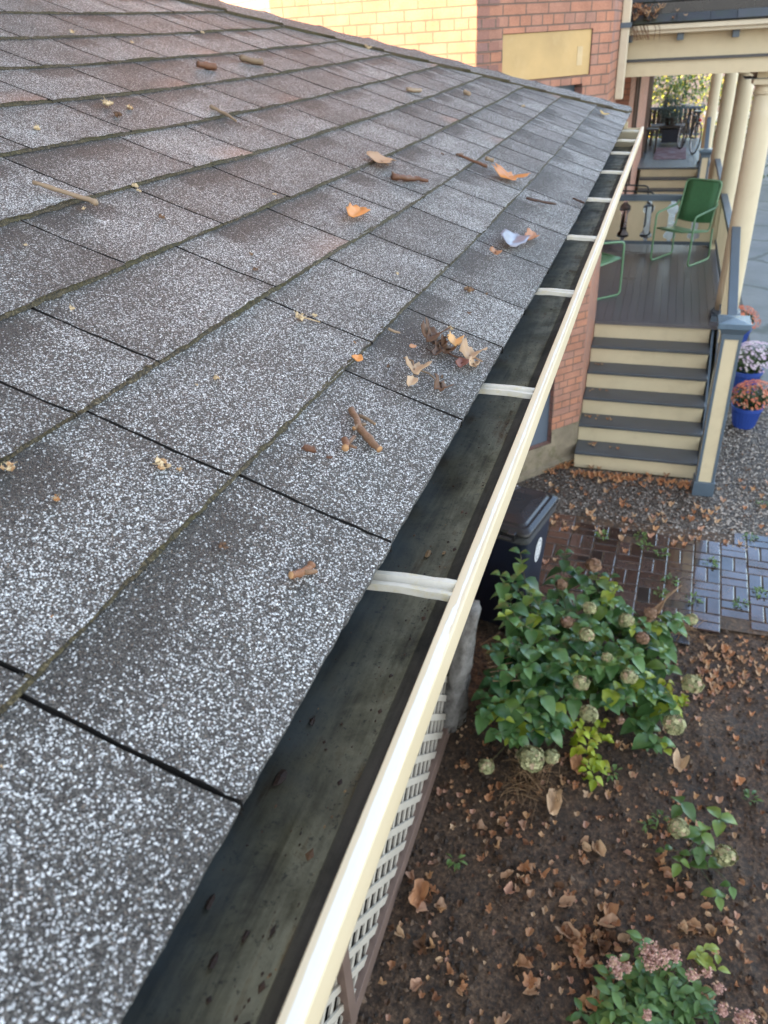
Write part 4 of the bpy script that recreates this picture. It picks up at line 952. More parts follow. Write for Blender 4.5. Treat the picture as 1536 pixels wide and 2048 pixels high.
# ------------------------------------------------------------------ potted chrysanthemums
M['petal_orange'] = mat_leaf('rust orange petals', (0.52, 0.12, 0.06), (0.90, 0.36, 0.22), (0.75, 0.45, 0.30), 0.6)
M['petal_lilac'] = mat_leaf('lilac petals', (0.64, 0.48, 0.66), (0.94, 0.84, 0.95), (0.90, 0.88, 0.84), 0.6)
M['mum_leaf'] = mat_leaf('chrysanthemum leaves', (0.018, 0.04, 0.010), (0.05, 0.10, 0.022), (0.08, 0.11, 0.02), 0.5)
def mum(loc, pet, label, seed, sc=1.0, lean=(0, 0)):
    e = empty('potted_chrysanthemum', (0, 0, 0), label, 'potted plant', 'chrysanthemums in blue pots'); rg = random.Random(seed)
    b = MB(); b.lathe([(.095, 0), (.10, .01), (.135, .19), (.148, .19), (.150, .225), (.136, .225), (.130, .19), (.05, .185)], (0, 0, 0), 28); 
    for k in range(28): a = 2*math.pi*k/28; b.tube([(.102*math.cos(a), .102*math.sin(a), .02), (.134*math.cos(a), .134*math.sin(a), .18)], .004, 4)
    b.build('pot', M['blue_pot'], e, smooth=False)
    b = MB()
    for _ in range(420):
        a, zz = rg.uniform(0, 6.283), rg.random(); rr = (.10+.08*zz)*math.sqrt(rg.random()); c = Vector((rr*math.cos(a)+lean[0]*zz, rr*math.sin(a)+lean[1]*zz, .20+.17*zz)); leaf(b, c, rg.uniform(0, 6.283), rg.uniform(-.5, .9), rg.uniform(.03, .05), .6, (rg.random(), rg.random()*.3, 0), rg)
    b.build('foliage', M['mum_leaf'], e)
    b = MB()
    for _ in range(330):
        a = rg.uniform(0, 6.283); ph = math.acos(1-rg.random()*0.93); rr = .225*(1+rg.uniform(-.10, .06)); c = Vector((rr*math.sin(ph)*math.cos(a)+lean[0], rr*math.sin(ph)*math.sin(a)+lean[1], 0.255+.20*math.cos(ph)*1.05)); t = rg.uniform(.1, .9); wv = 1 if rg.random() < .12 else 0
        nrm = (c-Vector((lean[0], lean[1], .24))).normalized(); u = nrm.orthogonal().normalized(); v = nrm.cross(u)
        for q in range(9):
            an = q*.698+rg.uniform(-.2, .2); dv = (u*math.cos(an)+v*math.sin(an)); sz = rg.uniform(.013, .019); b.poly([c, c+dv*sz*.6+v*.0035+nrm*.004, c+dv*sz+nrm*rg.uniform(-.002, .010), c+dv*sz*.6-v*.0035+nrm*.004], 0, (t+rg.uniform(-.1, .1), wv, 0))
    b.build('flowers', M[pet], e); e.location = loc; e.scale = (sc, sc, sc)
def leaf(b, base, az, tilt, ln, wr, t, rg, fold=0.25, droop=0.35, m=0):
    """a pointed oval leaf, folded along the midrib and drooping to the tip"""
    d_ = Vector((math.cos(az), math.sin(az), 0)); s_ = Vector((-d_.y, d_.x, 0)); up = Vector((0, 0, 1)); rows = []
    for u, wd in ((0, .06), (.18, .62), (.42, 1.0), (.68, .78), (.88, .36), (1, .02)):
        ang = tilt-droop*u*1.6; c = Vector(base)+d_*ln*u*math.cos(tilt-droop*u)+up*ln*u*math.sin(ang)
        hw = ln*wr*.5*wd; rows.append((b.vert(c-s_*hw+up*hw*fold*2, t), b.vert(c, t), b.vert(c+s_*hw+up*hw*fold*2, t)))
    for a, c in zip(rows, rows[1:]):
        b.face([a[0], a[1], c[1], c[0]], m); b.face([a[1], a[2], c[2], c[1]], m)
mum((8.62, -1.17, .01), 'petal_orange', 'nearest rust orange chrysanthemum in blue pot on the gravel', 1, 1.12, (.01, -.05))
mum((9.62, -1.21, .012), 'petal_lilac', 'lilac white chrysanthemum in blue pot between the two orange ones', 2, 1.30, (.02, -.05))
mum((11.3, -1.22, .012), 'petal_orange', 'farthest rust orange chrysanthemum peeping past the newel cap', 3, 1.15)

# ------------------------------------------------------------------ hydrangeas and bed plants
M['hyd_leaf'] = mat_leaf('hydrangea leaves', (0.016, 0.060, 0.020), (0.125, 0.25, 0.075), (0.28, 0.36, 0.045), 0.30)
M['lime_leaf'] = mat_leaf('yellow green leaves', (0.15, 0.24, 0.014), (0.38, 0.46, 0.035), (0.46, 0.38, 0.05), 0.4)
M['stem'] = paint('plant stems', (0.09, 0.085, 0.035), 0.6, 0.3, 12)
M['straw'] = mat_tone('dry straw stems', (0.10, 0.055, 0.025), (0.32, 0.20, 0.10), 0.7, 30, 0.2)
M['mop_green'] = mat_tone('faded green flower head', (0.10, 0.12, 0.04), (0.56, 0.54, 0.29), 0.7, 40, 0.2, warm=(0.50, 0.36, 0.24))
M['mop_brown'] = mat_tone('dried brown flower head', (0.11, 0.060, 0.032), (0.36, 0.22, 0.13), 0.7, 40, 0.2, warm=(0.45, 0.28, 0.22))
def stalk(b, p, q, r, bow, rg, m=0):
    p, q = Vector(p), Vector(q); pts = []
    for k in range(6): t = k/5; c = p.lerp(q, t); c.z += bow*math.sin(t*math.pi)*0.5; pts.append(c)
    b.tube(pts, [r*(1-.5*k/5) for k in range(6)], 5, m, (rg.random(), 0, 0)); return pts
def mophead(name, c, r, mt, rg, parent, label=None, sq=.8):
    b = MB(); N = int(190+r*2500)
    for _ in range(N):
        z = 1-2*rg.random()*.88; a = rg.uniform(0, 6.283); s_ = math.sqrt(max(0, 1-z*z)); k = r*(.68+.32*rg.random())*(1+0.30*mnoise.noise((s_*math.cos(a)*2.2, s_*math.sin(a)*2.2, z*2+c[0]*9)))
        nrm = Vector((s_*math.cos(a), s_*math.sin(a), z)); p = Vector(c)+Vector((nrm.x*k, nrm.y*k, nrm.z*k*sq)); u = nrm.orthogonal().normalized(); v = nrm.cross(u); t = (min(1, max(0, rg.gauss(.5, .28))), 1 if rg.random() < .10 else 0, 0); sz = r*rg.uniform(.18, .34)
        an0 = rg.uniform(0, 1.5)
        for q in range(4):
            an = an0+q*1.571; dv = u*math.cos(an)+v*math.sin(an); pv = nrm.cross(dv); b.poly([p, p+dv*sz*.6+pv*sz*.42+nrm*sz*.15, p+dv*sz+nrm*sz*rg.uniform(-.1, .25), p+dv*sz*.6-pv*sz*.42+nrm*sz*.15], 0, t)
    b.blob(c, r*.50, 0, (.0, 0, 0), .1, 2, rg, (1, 1, sq)); o = b.build(name, mt, parent)
    if label: o['label'] = label
    return o
def hydrangea():
    e = empty('hydrangea_shrub', (4.6, 0.1, 0), 'large leafy green hydrangea with faded flower heads spreading between bin and brick path', 'shrub')
    rg = random.Random(21); st = MB(); lf = MB()
    tips = [(1040,1105,.95),(1025,1165,.80),(1055,1180,.78),(1010,1230,.70),(1130,1105,.55),(1150,1140,.5),(1110,1160,.5),(1190,1150,.5),(1230,1175,.5),(1215,1205,.45),(1250,1215,.4),(1150,1200,.55),(1105,1205,.5),(1180,1250,.5),(1140,1275,.55),(1090,1260,.6),(1050,1250,.68),(1070,1300,.6),(1030,1290,.65),(1000,1280,.6),
            (1210,1260,.45),(1245,1290,.4),(1290,1245,.36),(1320,1250,.34),(1345,1235,.30),(1365,1235,.26),(1300,1290,.35),(1330,1300,.3),(1270,1310,.4),(1230,1320,.42),(1200,1330,.45),(1160,1320,.5),(1120,1330,.52),(1085,1345,.5),(1050,1335,.55),(1015,1340,.55),(985,1360,.5),(1000,1400,.42),(1040,1390,.48),(1075,1390,.46),(1110,1375,.45),(1150,1400,.42),
            (975,1420,.42),(1010,1440,.38),(1045,1430,.42),(1080,1430,.38),(1060,1465,.33),(1095,1470,.32),(1030,1480,.30),(990,1470,.34),(965,1430,.36),(1230,1380,.36),(1250,1400,.32),(1215,1410,.30),(1290,1385,.28),(1320,1395,.24),(1340,1340,.25),(1345,1420,.2),(1290,1360,.32),(1260,1345,.36),(1180,1300,.5),(1100,1295,.55),(1125,1230,.55),(1300,1265,.35),(1310,1490,.12),(1330,1500,.10),
            (1010,1200,.74),(1000,1150,.82),(980,1300,.62),(960,1390,.42),(1220,1155,.45),(1170,1180,.52),(1075,1225,.62),(1265,1260,.40),(1140,1350,.48),(1110,1440,.32)]
    for px, py, z in tips:
        q = at(px, py, z); root = Vector((q.x*.55+4.55*.45+rg.uniform(-.2, .2), q.y*.55+.10*.45+rg.uniform(-.15, .15), -.01)); pts = stalk(st, root, q, .005, .05, rg)
        az0 = rg.uniform(0, 3.14); shade_ = rg.uniform(.1, .85)
        for k, t in enumerate((.42, .60, .76, .90, .99)):
            i = t*5; a = int(min(4, i)); c = pts[a].lerp(pts[a+1], i-a); az = az0+k*1.571; yl = 1 if rg.random() < .05 else (0.3 if rg.random() < .15 else 0)
            for s in (0, math.pi):
                ln = rg.uniform(.105, .150)*(0.55 if t > .95 else (0.95 if t > .8 else 1)); leaf(lf, c, az+s+rg.uniform(-.35, .35), rg.uniform(-.05, .45)+(.35 if t > .95 else 0), ln, rg.uniform(.70, .88), (min(1, max(0, shade_+rg.uniform(-.25, .25))), yl, 0), rg, .22, rg.uniform(.2, .6))
    heads = [(1187,1130,.58,24,'b'),(1123,1169,.54,20,'b'),(1180,1216,.55,22,'g'),(1134,1244,.52,21,'b'),(1173,1269,.55,24,'g'),(1253,1241,.42,24,'g'),(1285,1276,.38,22,'b'),(1301,1226,.36,20,'b'),(1383,1239,.22,19,'g'),(1214,1314,.48,17,'g'),(1162,1365,.50,25,'g'),(1258,1353,.40,25,'t'),(1385,1367,.25,30,'g'),(1349,1449,.20,32,'g'),(1178,1428,.42,27,'g'),(1062,1517,.22,41,'g'),(1103,1513,.20,24,'g'),(973,1533,.16,24,'g'),(1240,1440,.2,14,'b')]
    for px, py, z, rp, kd in heads:
        c = at(px, py, z); r = rp*0.62*(c-CAM).length/F*0.98; root = Vector((c.x*.6+4.55*.4, c.y*.6+.04, 0)); stalk(st, root, c, .004, .04, rg)
        mophead('flower_head', c, r, M['mop_brown' if kd == 'b' else 'mop_green'], rg, e, {'b': 'dried brown flower head', 'g': None, 't': 'tan and cream flower head'}[kd])
    lf.build('foliage', M['hyd_leaf'], e, smooth=True); st.build('stems', M['stem'], e, smooth=True)
hydrangea()
def small_hyd():
    e = empty('hydrangea_shrub', (2.95, -.6, 0), 'small young hydrangea with two cream flower heads alone on the open soil', 'shrub'); rg = random.Random(31); st = MB(); lf = MB()
    for px, py, z, n, sz in ((1362,1605,.20,4,.11),(1402,1662,.18,4,.10),(1440,1635,.2,4,.10),(1400,1690,.14,3,.10),(1360,1722,.10,3,.07),(1417,1735,.10,2,.11),(1382,1708,.12,2,.07),(1330,1700,.06,2,.06),(1435,1790,.05,3,.075),(1462,1770,.05,2,.06)):
        q = at(px, py, z); root = at(1395, 1715, 0)+Vector((rg.uniform(-.05, .05), rg.uniform(-.05, .05), 0)); stalk(st, root, q, .004, .02, rg); az = rg.uniform(0, 6.28); sh = rg.uniform(.3, .9)
        for k in range(n): leaf(lf, q+Vector((0, 0, -.012*k)), az+k*2.2+rg.uniform(-.3, .3), rg.uniform(-.1, .5), sz*rg.uniform(.8, 1.1), .74, (min(1, sh+rg.uniform(-.2, .2)), .35 if rg.random() < .4 else .08, 0), rg, .2, .4)
    for px, py, z, rp in ((1358,1655,.17,21), (1451,1711,.16,21)): c = at(px, py, z); stalk(st, at(1395, 1715, 0), c, .004, .03, rg); mophead('flower_head', c, rp*.85*(c-CAM).length/F, M['mop_green'], rg, e)
    lf.build('foliage', M['hyd_leaf'], e, smooth=True); st.build('stems', M['stem'], e, smooth=True)
small_hyd()
def lime():
    e = empty('yellow_green_plant', (3.6, 0, 0), 'yellow green leafy sprig at the front foot of the large hydrangea', 'plant'); rg = random.Random(41); lf = MB(); st = MB()
    for px, py, z in ((1150,1440,.2),(1165,1460,.2),(1185,1470,.18),(1160,1490,.16),(1180,1500,.15),(1200,1450,.16),(1170,1530,.1),(1195,1515,.1),(1180,1550,.06),(1210,1480,.12),(1205,1535,.06),(1330,1370,.2),(1345,1390,.2),(1350,1410,.18),(1365,1400,.2)):
        q = at(px, py, z); base = at(1190, 1500, 0) if px < 1300 else at(1340, 1390, 0); stalk(st, base, q, .003, .02, rg)
        for k in range(7): leaf(lf, q+Vector((rg.uniform(-.04, .04), rg.uniform(-.03, .03), rg.uniform(-.03, .02))), rg.uniform(0, 6.28), rg.uniform(-.4, .5), rg.uniform(.04, .075), .7, (rg.uniform(.1, .9), .4 if rg.random() < .2 else 0, 0), rg)
    lf.build('foliage', M['lime_leaf'], e, smooth=True); st.build('stems', M['stem'], e, smooth=True)
lime()
M['pink'] = mat_tone('faded pink flower clusters', (0.30, 0.15, 0.12), (0.62, 0.40, 0.34), 0.7, 60, 0.2, warm=(0.45, 0.30, 0.20))
M['sedum_leaf'] = mat_leaf('sedum leaves', (0.035, 0.10, 0.026), (0.15, 0.27, 0.08), (0.24, 0.30, 0.05), 0.4)
def sedum():
    e = empty('stonecrop_plant', (2.2, -.4, 0), 'bushy green stonecrop with faded pink flower clusters at the lower edge of the bed', 'plant'); rg = random.Random(51); lf = MB(); st = MB(); fl = MB()
    root = at(1310, 2010, 0)
    for _ in range(95):
        px, py = rg.gauss(1305, 62), rg.gauss(2010, 46)
        if py < 1940 and px < 1225: continue
        z = rg.uniform(.04, .20); q = at(px, py, z); stalk(st, root.lerp(Vector((q.x, q.y, 0)), .6), q, .003, .0, rg); az = rg.uniform(0, 6.28); sh = rg.uniform(.1, .9)
        for k in range(5): leaf(lf, q+Vector((0, 0, -.015*k)), az+k*1.9, rg.uniform(-.1, .6), rg.uniform(.05, .085), .48, (min(1, max(0, sh+rg.uniform(-.2, .2))), .5 if rg.random() < .07 else 0, 0), rg, .15, .3)
    for px, py, z in ((1395,1905,.22),(1410,1900,.22),(1405,1925,.2),(1430,1935,.18)):
        for k in range(4): leaf(lf, at(px+rg.uniform(-8, 8), py+rg.uniform(-8, 8), z), rg.uniform(0, 6.28), .3, .06, .55, (1, 1, 0), rg)
    for px, py, z, w_ in ((1302,1902,.24,26),(1325,1915,.24,22),(1350,1912,.22,14),(1228,1925,.2,16),(1236,1945,.18,14),(1300,1925,.22,22),(1255,1935,.18,10),(1415,1945,.18,12),(1436,1975,.14,12),(1495,2035,.16,18),(1480,2040,.15,14),(1445,2020,.16,14),(1295,2030,.24,9),(1385,1950,.2,14)):
        c = at(px, py, z); stalk(st, root.lerp(Vector((c.x, c.y, 0)), .5), c, .003, 0, rg); rr = w_*.62*(c-CAM).length/F
        for _ in range(int(70+w_*3)): fl.blob((c.x+rg.gauss(0, rr*.45), c.y+rg.gauss(0, rr*.45), c.z+rg.gauss(0, .012)), rg.uniform(.004, .008), 0, (rg.random(), 1 if rg.random() < .2 else 0, 0), .3, 1, rg)
    lf.build('foliage', M['sedum_leaf'], e, smooth=True); st.build('stems', M['stem'], e); fl.build('flower_clusters', M['pink'], e)
sedum()
def tuft(name, px, py, label, seed, n=26, h=.07, mt='sedum_leaf', spread=.05, group='weeds in the path joints and bed'):
    rg = random.Random(seed); b = MB(); g = at(px, py, 0); g.z = soil_h(g.x, g.y)-.006 if g.x < 4.8 else .008
    for _ in range(n):
        a = rg.uniform(0, 6.28); rr = spread*math.sqrt(rg.random()); leaf(b, g+Vector((rr*math.cos(a), rr*math.sin(a), rg.uniform(0, h*.5))), a+rg.uniform(-.8, .8), rg.uniform(.1, 1.0), rg.uniform(.5, 1)*h, rg.uniform(.15, .45), (rg.random(), rg.random()*.3, 0), rg)
    tag(b.build(name, M[mt], base=g, smooth=True), label, 'weed', group)
W = [(1500,1078,'weed tuft between wet bricks at the right of the path'),(1280,1075,'weed tuft on the brick path close to the gravel beside the steps'),(1322,1110,'feathery weed in the joints in the middle of the brick path'),(1290,1095,'weed strip beside the feathery path weed'),(1322,1192,'grey green weed rosette by the hydrangea on the wet bricks'),(1385,1202,'pale weed rosette at the muddy edge of the bricks'),
     (1340,1165,'small weed above the dry stalk on the bricks'),(1525,1010,'bright green weed where gravel meets bricks at the right'),(1520,1190,'weed at the far right muddy bricks'),(1205,1075,'weed tuft on the dark bricks beyond the hydrangea'),(1295,1650,'small ferny weed beside the young hydrangea'),(1320,1640,'grey ferny weed touching the young hydrangea'),(913,1720,'two leaved green seedling near the lattice'),(1225,1545,'green weed under the yellow green sprig'),(1500,1600,'thin grass weed on the bare soil at the right'),(1420,1130,'weed in the bluish bricks'),(1480,1210,'grassy weed at the muddy end of the bricks')]
for k, (px, py, lb) in enumerate(W): tuft('weed', px, py, lb, 100+k, 22 if py < 1300 else 12, .055 if k != 12 else .06, 'sedum_leaf', .045 if py < 1300 else .03)
def straw(name, px, py, label, seed, n, ln, spread):
    rg = random.Random(seed); b = MB(); g = at(px, py, 0.0)
    for _ in range(n):
        a = rg.uniform(0, 6.28); c = g+Vector((rg.gauss(0, spread), rg.gauss(0, spread), rg.uniform(.0, .05))); dv = Vector((math.cos(a), math.sin(a), rg.uniform(-.05, .35)))*ln*rg.uniform(.5, 1)
        b.tube([c, c+dv*.5+Vector((0, 0, .02)), c+dv], [.0022, .002, .001], 4, 0, (rg.random(), 0, 0))
    tag(b.build(name, M['straw'], base=g), label, 'dry stems')
straw('dry_straw', 1065, 1570, 'clump of dry straw stems in front of the large hydrangea', 61, 110, .20, .07)
straw('dry_straw', 1375, 1270, 'tangle of dry stalks at the hydrangea end by the bricks', 62, 60, .12, .06)
b = MB(); rg = random.Random(6)
for q in range(7): b.tube([at(1255+q*3, 1262+q*2, .30), at(1310+q*2, 1215+q, .36), at(1364-q*5, 1170+q*3, .40)], [.005, .004, .002], 5, 0, (rg.random(), 0, 0))
tag(b.build('dry_stalk', M['straw'], base=at(1280, 1240, .3)), 'straight dry tan stalk pointing out of the hydrangea over the bricks', 'dry stalk')
b = MB()
for q in range(9): b.tube([at(985+q*6, 1330+q*4, .2), at(962+q*3, 1290+q*9, .5), at(1000+q*5, 1265+q*12, .45)], .003, 5, 0, (rg.random()*.5, 0, 0))
tag(b.build('dry_straw', M['straw'], base=at(980, 1330, 0)), 'arching bare stems between hydrangea and plastic sheet', 'dry stems')

# ------------------------------------------------------------------ fallen leaves
def mat_dry(name, lo, hi, warm):
    return mat_leaf(name, lo, hi, warm, 0.6)
DRY = [mat_dry('orange brown dry leaf', (0.24, 0.105, 0.045), (0.62, 0.31, 0.15), (0.66, 0.42, 0.21)), mat_dry('tan dry leaf', (0.28, 0.165, 0.09), (0.70, 0.49, 0.30), (0.46, 0.25, 0.13)), mat_dry('dark brown dry leaf', (0.05, 0.026, 0.014), (0.17, 0.085, 0.042), (0.22, 0.10, 0.05)), mat_dry('pinkish brown dry leaf', (0.29, 0.15, 0.10), (0.64, 0.38, 0.26), (0.46, 0.29, 0.18))]
def leaf_mesh(b, rg, size, lobes, curl, t, m=0, org=(0, 0, 0), stem=0.0, elong=1.0, rot=0.0, M4=None):
    """lobed leaf blade as rings from the centre, curled and crumpled"""
    n = lobes*6 if lobes else 16; R_ = []; ax = rg.uniform(0, 6.28); ph = rg.uniform(0, 6); cz = b.vert; T = M4 or Matrix()
    def place(a, k):
        if lobes: f = .66+.34*abs(math.cos(a*lobes/2+.3))**1.3+.05*math.sin(a*lobes*3)
        else: f = 1
        f *= 1+.60*mnoise.noise((math.cos(a)*1.3+ph, math.sin(a)*1.3, ph*2))
        x, y = math.cos(a)*size*f*k*elong, math.sin(a)*size*f*k
        u = y+.25*x*math.sin(ax); z = size*(.55*min(curl, 2.0)*min(1.2, (u/size)**2)+.55*min(curl, 1.5)*mnoise.noise((x/size*1.5+ph, y/size*2.0, ph))*k+.08+.45*min(curl, 1)*abs(y)/size)
        return T @ (Vector((x, y, z)))+Vector(org)
    c = b.vert(T @ Vector((0, 0, 0))+Vector(org), t); prev = None
    for k in (.4, .72, 1.0):
        ring = [b.vert(place(2*math.pi*i/n+rot, k), (t[0]+(.10 if k == 1 else 0)+rg.uniform(-.08, .08), t[1], 0)) for i in range(n)]
        if prev is None:
            for i in range(n): b.face([c, ring[i], ring[(i+1) % n]], m)
        else:
            for i in range(n): b.face([prev[i], ring[i], ring[(i+1) % n], prev[(i+1) % n]], m)
        prev = ring
    if stem:
        p0 = T @ Vector((0, 0, 0))+Vector(org); p1 = T @ Vector((-stem*.6*math.cos(rot), -stem*.6*math.sin(rot), .004))+Vector(org); p2 = T @ Vector((-stem*math.cos(rot+.4), -stem*math.sin(rot+.4), .002))+Vector(org); b.tube([p0, p1, p2], [.0014, .0012, .001], 5, m, (.1, 0, 0))
KIND = [('fallen_leaf', 0, 'small curled orange brown leaf fallen on the dark bed', 'curled orange brown leaves on the bed', 5, 1.1, 1.0), ('fallen_leaf', 1, 'pale tan dry leaf fallen on the dark bed', 'pale tan leaves on the bed', 0, 1.2, 1.6), ('fallen_leaf', 2, 'dark brown crumpled leaf fallen on the dark bed', 'dark brown leaves on the bed', 3, 1.5, 1.1), ('fallen_leaf', 3, 'pinkish brown folded leaf fallen on the dark bed', 'pinkish brown leaves on the bed', 0, 1.6, 1.4)]
protos = []
rg = random.Random(77)
for k, (nm, mi, lb, gp, lo, cu, el) in enumerate(KIND):
    for v in range(5):
        b = MB(); leaf_mesh(b, rg, .0235, lo, cu*rg.uniform(.5, 1.5), (rg.uniform(.2, .9), rg.choice((0, 0, .5, 1)), 0), 0, (0, 0, 0), .03 if rg.random() < .4 else 0, el)
        me_o = b.build(nm, DRY[mi], base=(0, 0, 0)); protos.append((k, me_o))
spots = []
def scatter(cx, cy, sx, sy, n, kinds=(0, 0, 1, 2, 3)):
    for _ in range(n): spots.append((rg.gauss(cx, sx), rg.gauss(cy, sy), rg.choice(kinds)))
scatter(1450, 1335, 65, 42, 210, (0, 1, 1, 3, 0)); scatter(1320, 1480, 60, 50, 40); scatter(1150, 1560, 80, 45, 40, (0, 0, 1, 3)); scatter(1195, 1900, 38, 50, 80, (0, 0, 2, 1, 3)); scatter(1310, 1650, 50, 60, 34, (0, 0, 3)); scatter(1380, 1830, 90, 60, 34); scatter(1000, 1620, 80, 60, 55); scatter(860, 1800, 50, 80, 36, (0, 2, 2, 3)); scatter(1050, 1750, 110, 80, 46); scatter(960, 1950, 110, 70, 36, (0, 2, 3, 1)); scatter(1250, 1740, 80, 60, 34); scatter(920, 1480, 30, 40, 26, (0, 2, 1)); scatter(1460, 1900, 60, 80, 22); scatter(1450, 1500, 60, 70, 26)
cnt = 0; used = set(); rest = MB(); keep = []
for px, py, k in spots:
    if not (680 < px < 1560 and 1270 < py < 2070): continue
    g = at(px, py, 0)
    if g.y > 0.86 or g.x > 5.0: continue
    keep.append((g.x, g.y, k))
keep.sort(key=lambda q: (q[0]-0)**2)
for x, y, k in keep:
    sc = rg.uniform(.3, 1.05)*(1.6 if rg.random() < .15 else 1); rz = rg.uniform(0, 6.28); tx, ty = rg.uniform(-.4, .4), rg.uniform(-.4, .4)
    if cnt < 290:
        kk = [i for i, p in enumerate(protos) if p[0] == k]; i = rg.choice(kk)
        src = protos[i][1]
        if i in used: o = src.copy(); col.objects.link(o)
        else: o = src; used.add(i)
        o.location = (x, y, soil_h(x, y)-.006); o.rotation_euler = (tx, ty, rz); o.scale = (sc, sc, sc); _, _, lb, gp, *_r = KIND[k]
        tag(o, lb, 'leaf', gp); cnt += 1
    else: leaf_mesh(rest, rg, .019*sc, rg.choice((0, 5)), rg.uniform(.8, 1.4), (rg.uniform(.2, .9), rg.choice((0, 0, .6)), 0), k, (x, y, soil_h(x, y)-.006), 0, 1.2, rz)
for i, p in enumerate(protos):
    if i not in used: bpy.data.objects.remove(p[1])
for _ in range(150):                                       # litter along the steps and on the gravel, tiny in the picture
    x, y = rg.uniform(6.0, 7.3), rg.uniform(-1.6, .9)
    if y < -.5 and rg.random() < .5: continue
    leaf_mesh(rest, rg, rg.uniform(.014, .03), rg.choice((0, 5)), 1.1, (rg.uniform(.2, .9), rg.choice((0, 0, .6)), 0), rg.choice((0, 0, 1, 3)), (x, y, .016), 0, 1.3, rg.uniform(0, 6))
for _ in range(110):
    x, y = 7.14-abs(rg.gauss(0, .07)), rg.uniform(-.6, .8)
    if y > .53: x = 7.44-(y-.53)*1.14-.06-abs(rg.gauss(0, .06))
    leaf_mesh(rest, rg, rg.uniform(.018, .034), 5, 1.1, (rg.uniform(.4, 1), rg.choice((0, 0, .6)), 0), 0, (x, y, .02), 0, 1.1, rg.uniform(0, 6))
for _ in range(300):
    q = at(rg.uniform(700, 1540), rg.uniform(1280, 2050), 0)
    if q.y < .86 and q.x < 5: leaf_mesh(rest, rg, rg.uniform(.006, .014), 0, 1.2, (rg.uniform(.1, .9), rg.choice((0, 0, .6)), 0), rg.choice((0, 1, 2, 2, 3)), (q.x, q.y, soil_h(q.x, q.y)-.005), 0, 1.4, rg.uniform(0, 6))
tag(rest.build('leaf_litter', DRY), 'scraps of dry leaf litter over bed, gravel and step edges', 'leaf litter', kind='stuff')
STEPL = [(1165, .36, 7.36), (1180, .44, 7.60), (1175, .30, 7.62), (1210, .47, 7.86), (1190, .40, 8.12)]
def flat_leaf(name, loc, size, mi, label, group=None, lobes=5, curl=1.0, el=1.1, seed=0, stem=.03):
    r_ = random.Random(seed); b = MB(); leaf_mesh(b, r_, size, lobes, curl, (r_.uniform(.4, .9), 0, 0), 0, (0, 0, 0), stem, el, r_.uniform(0, 6)); o = b.build(name, DRY[mi], base=(0, 0, 0)); o.location = loc; return tag(o, label, 'leaf', group)
k = 0
for i, (xs_, z) in enumerate(((7.30, .19), (7.56, .38), (7.82, .57), (8.09, .76))):
    for q in range((5, 6, 4, 3)[i]):
        flat_leaf('fallen_leaf', (xs_+.12+rg.uniform(-.03, .06), .50-abs(rg.gauss(0, .12)), z+.004), rg.uniform(.012, .022), rg.choice((0, 0, 1)), 'small brown leaf caught on a dark stair tread near the brick wall', 'leaves on the stair treads', 5, 1.0, 1.2, 300+k); k += 1
PATHL = [(1242,1078,.03,1,'yellow tan leaf lying on the dark bricks beyond the hydrangea'),(1180,1028,.045,1,'broad pale leaf at the gravel edge near the bin'),(1400,1058,.03,3,'pinkish leaf on the bluish bricks near the newel'),(1250,1102,.028,0,'golden leaf in the middle of the dark bricks'),(1090,1125,.03,3,'pinkish leaf on bricks beside the bin sticker'),(1110,1120,.018,1,'tiny tan leaf beside the pinkish leaf near the bin')]
for i, (px, py, sz, mi, lb) in enumerate(PATHL): g = at(px, py, .02); flat_leaf('fallen_leaf', g, sz, mi, lb, None, 5, .9, 1.2, 400+i)
BIGL = [(1108,1605,.075,1,2.6,0,'long tan curled leaf like a tube in front of the straw clump'),(1160,1532,.08,0,1.8,0,'wide brown folded leaf under the yellow green sprig'),(1360,1530,.065,1,2.4,0,'long tan rolled leaf on bare soil right of the sprig'),(1175,1590,.045,1,1.1,5,'lobed tan leaf between straw clump and small hydrangea'),(840,1790,.07,0,2.2,0,'long brown leaf strip by the lattice'),(1058,1965,.055,0,1.4,5,'rusty lobed leaf at the lower middle of the bed'),(1195,1985,.055,1,1.6,5,'curled golden leaf at the left foot of the stonecrop'),(1185,2010,.06,0,1.5,5,'large brown leaf below the golden one beside the stonecrop'),(1255,1935,.05,0,1.3,5,'orange brown leaf lobed behind the pink stonecrop flowers'),(905,1655,.03,1,1.0,5,'white grey dry leaf scrap near the lattice')]
for i, (px, py, sz, mi, cu, lo, lb) in enumerate(BIGL): g = at(px, py, .015); o = flat_leaf('fallen_leaf', g, sz*.62, mi, lb, None, lo, cu*.7, 1.9 if lo == 0 else 1.1, 500+i)

# ------------------------------------------------------------------ debris lying on the shingles
M['bark'] = mat_tone('twig bark', (0.040, 0.018, 0.011), (0.27, 0.115, 0.052), 0.45, 420, 0.9, warm=(0.30, 0.36, 0.24))
M['cut'] = mat_tone('cut twig end', (0.30, 0.15, 0.06), (0.52, 0.30, 0.14), 0.6, 300, 0.3)
M['tanstick'] = mat_tone('tan stick', (0.16, 0.105, 0.06), (0.42, 0.31, 0.20), 0.6, 200, 0.4)
M['husk'] = mat_tone('pale seed husk', (0.30, 0.20, 0.10), (0.68, 0.54, 0.33), 0.7, 200, 0.4, warm=(0.40, 0.18, 0.06))
M['brownbit'] = mat_tone('brown husk', (0.045, 0.024, 0.014), (0.20, 0.105, 0.05), 0.6, 220, 0.5, warm=(0.36, 0.22, 0.10))
M['grey_leaf'] = mat_leaf('wet grey purple leaf', (0.16, 0.15, 0.18), (0.34, 0.33, 0.38), (0.50, 0.22, 0.10), 0.25)
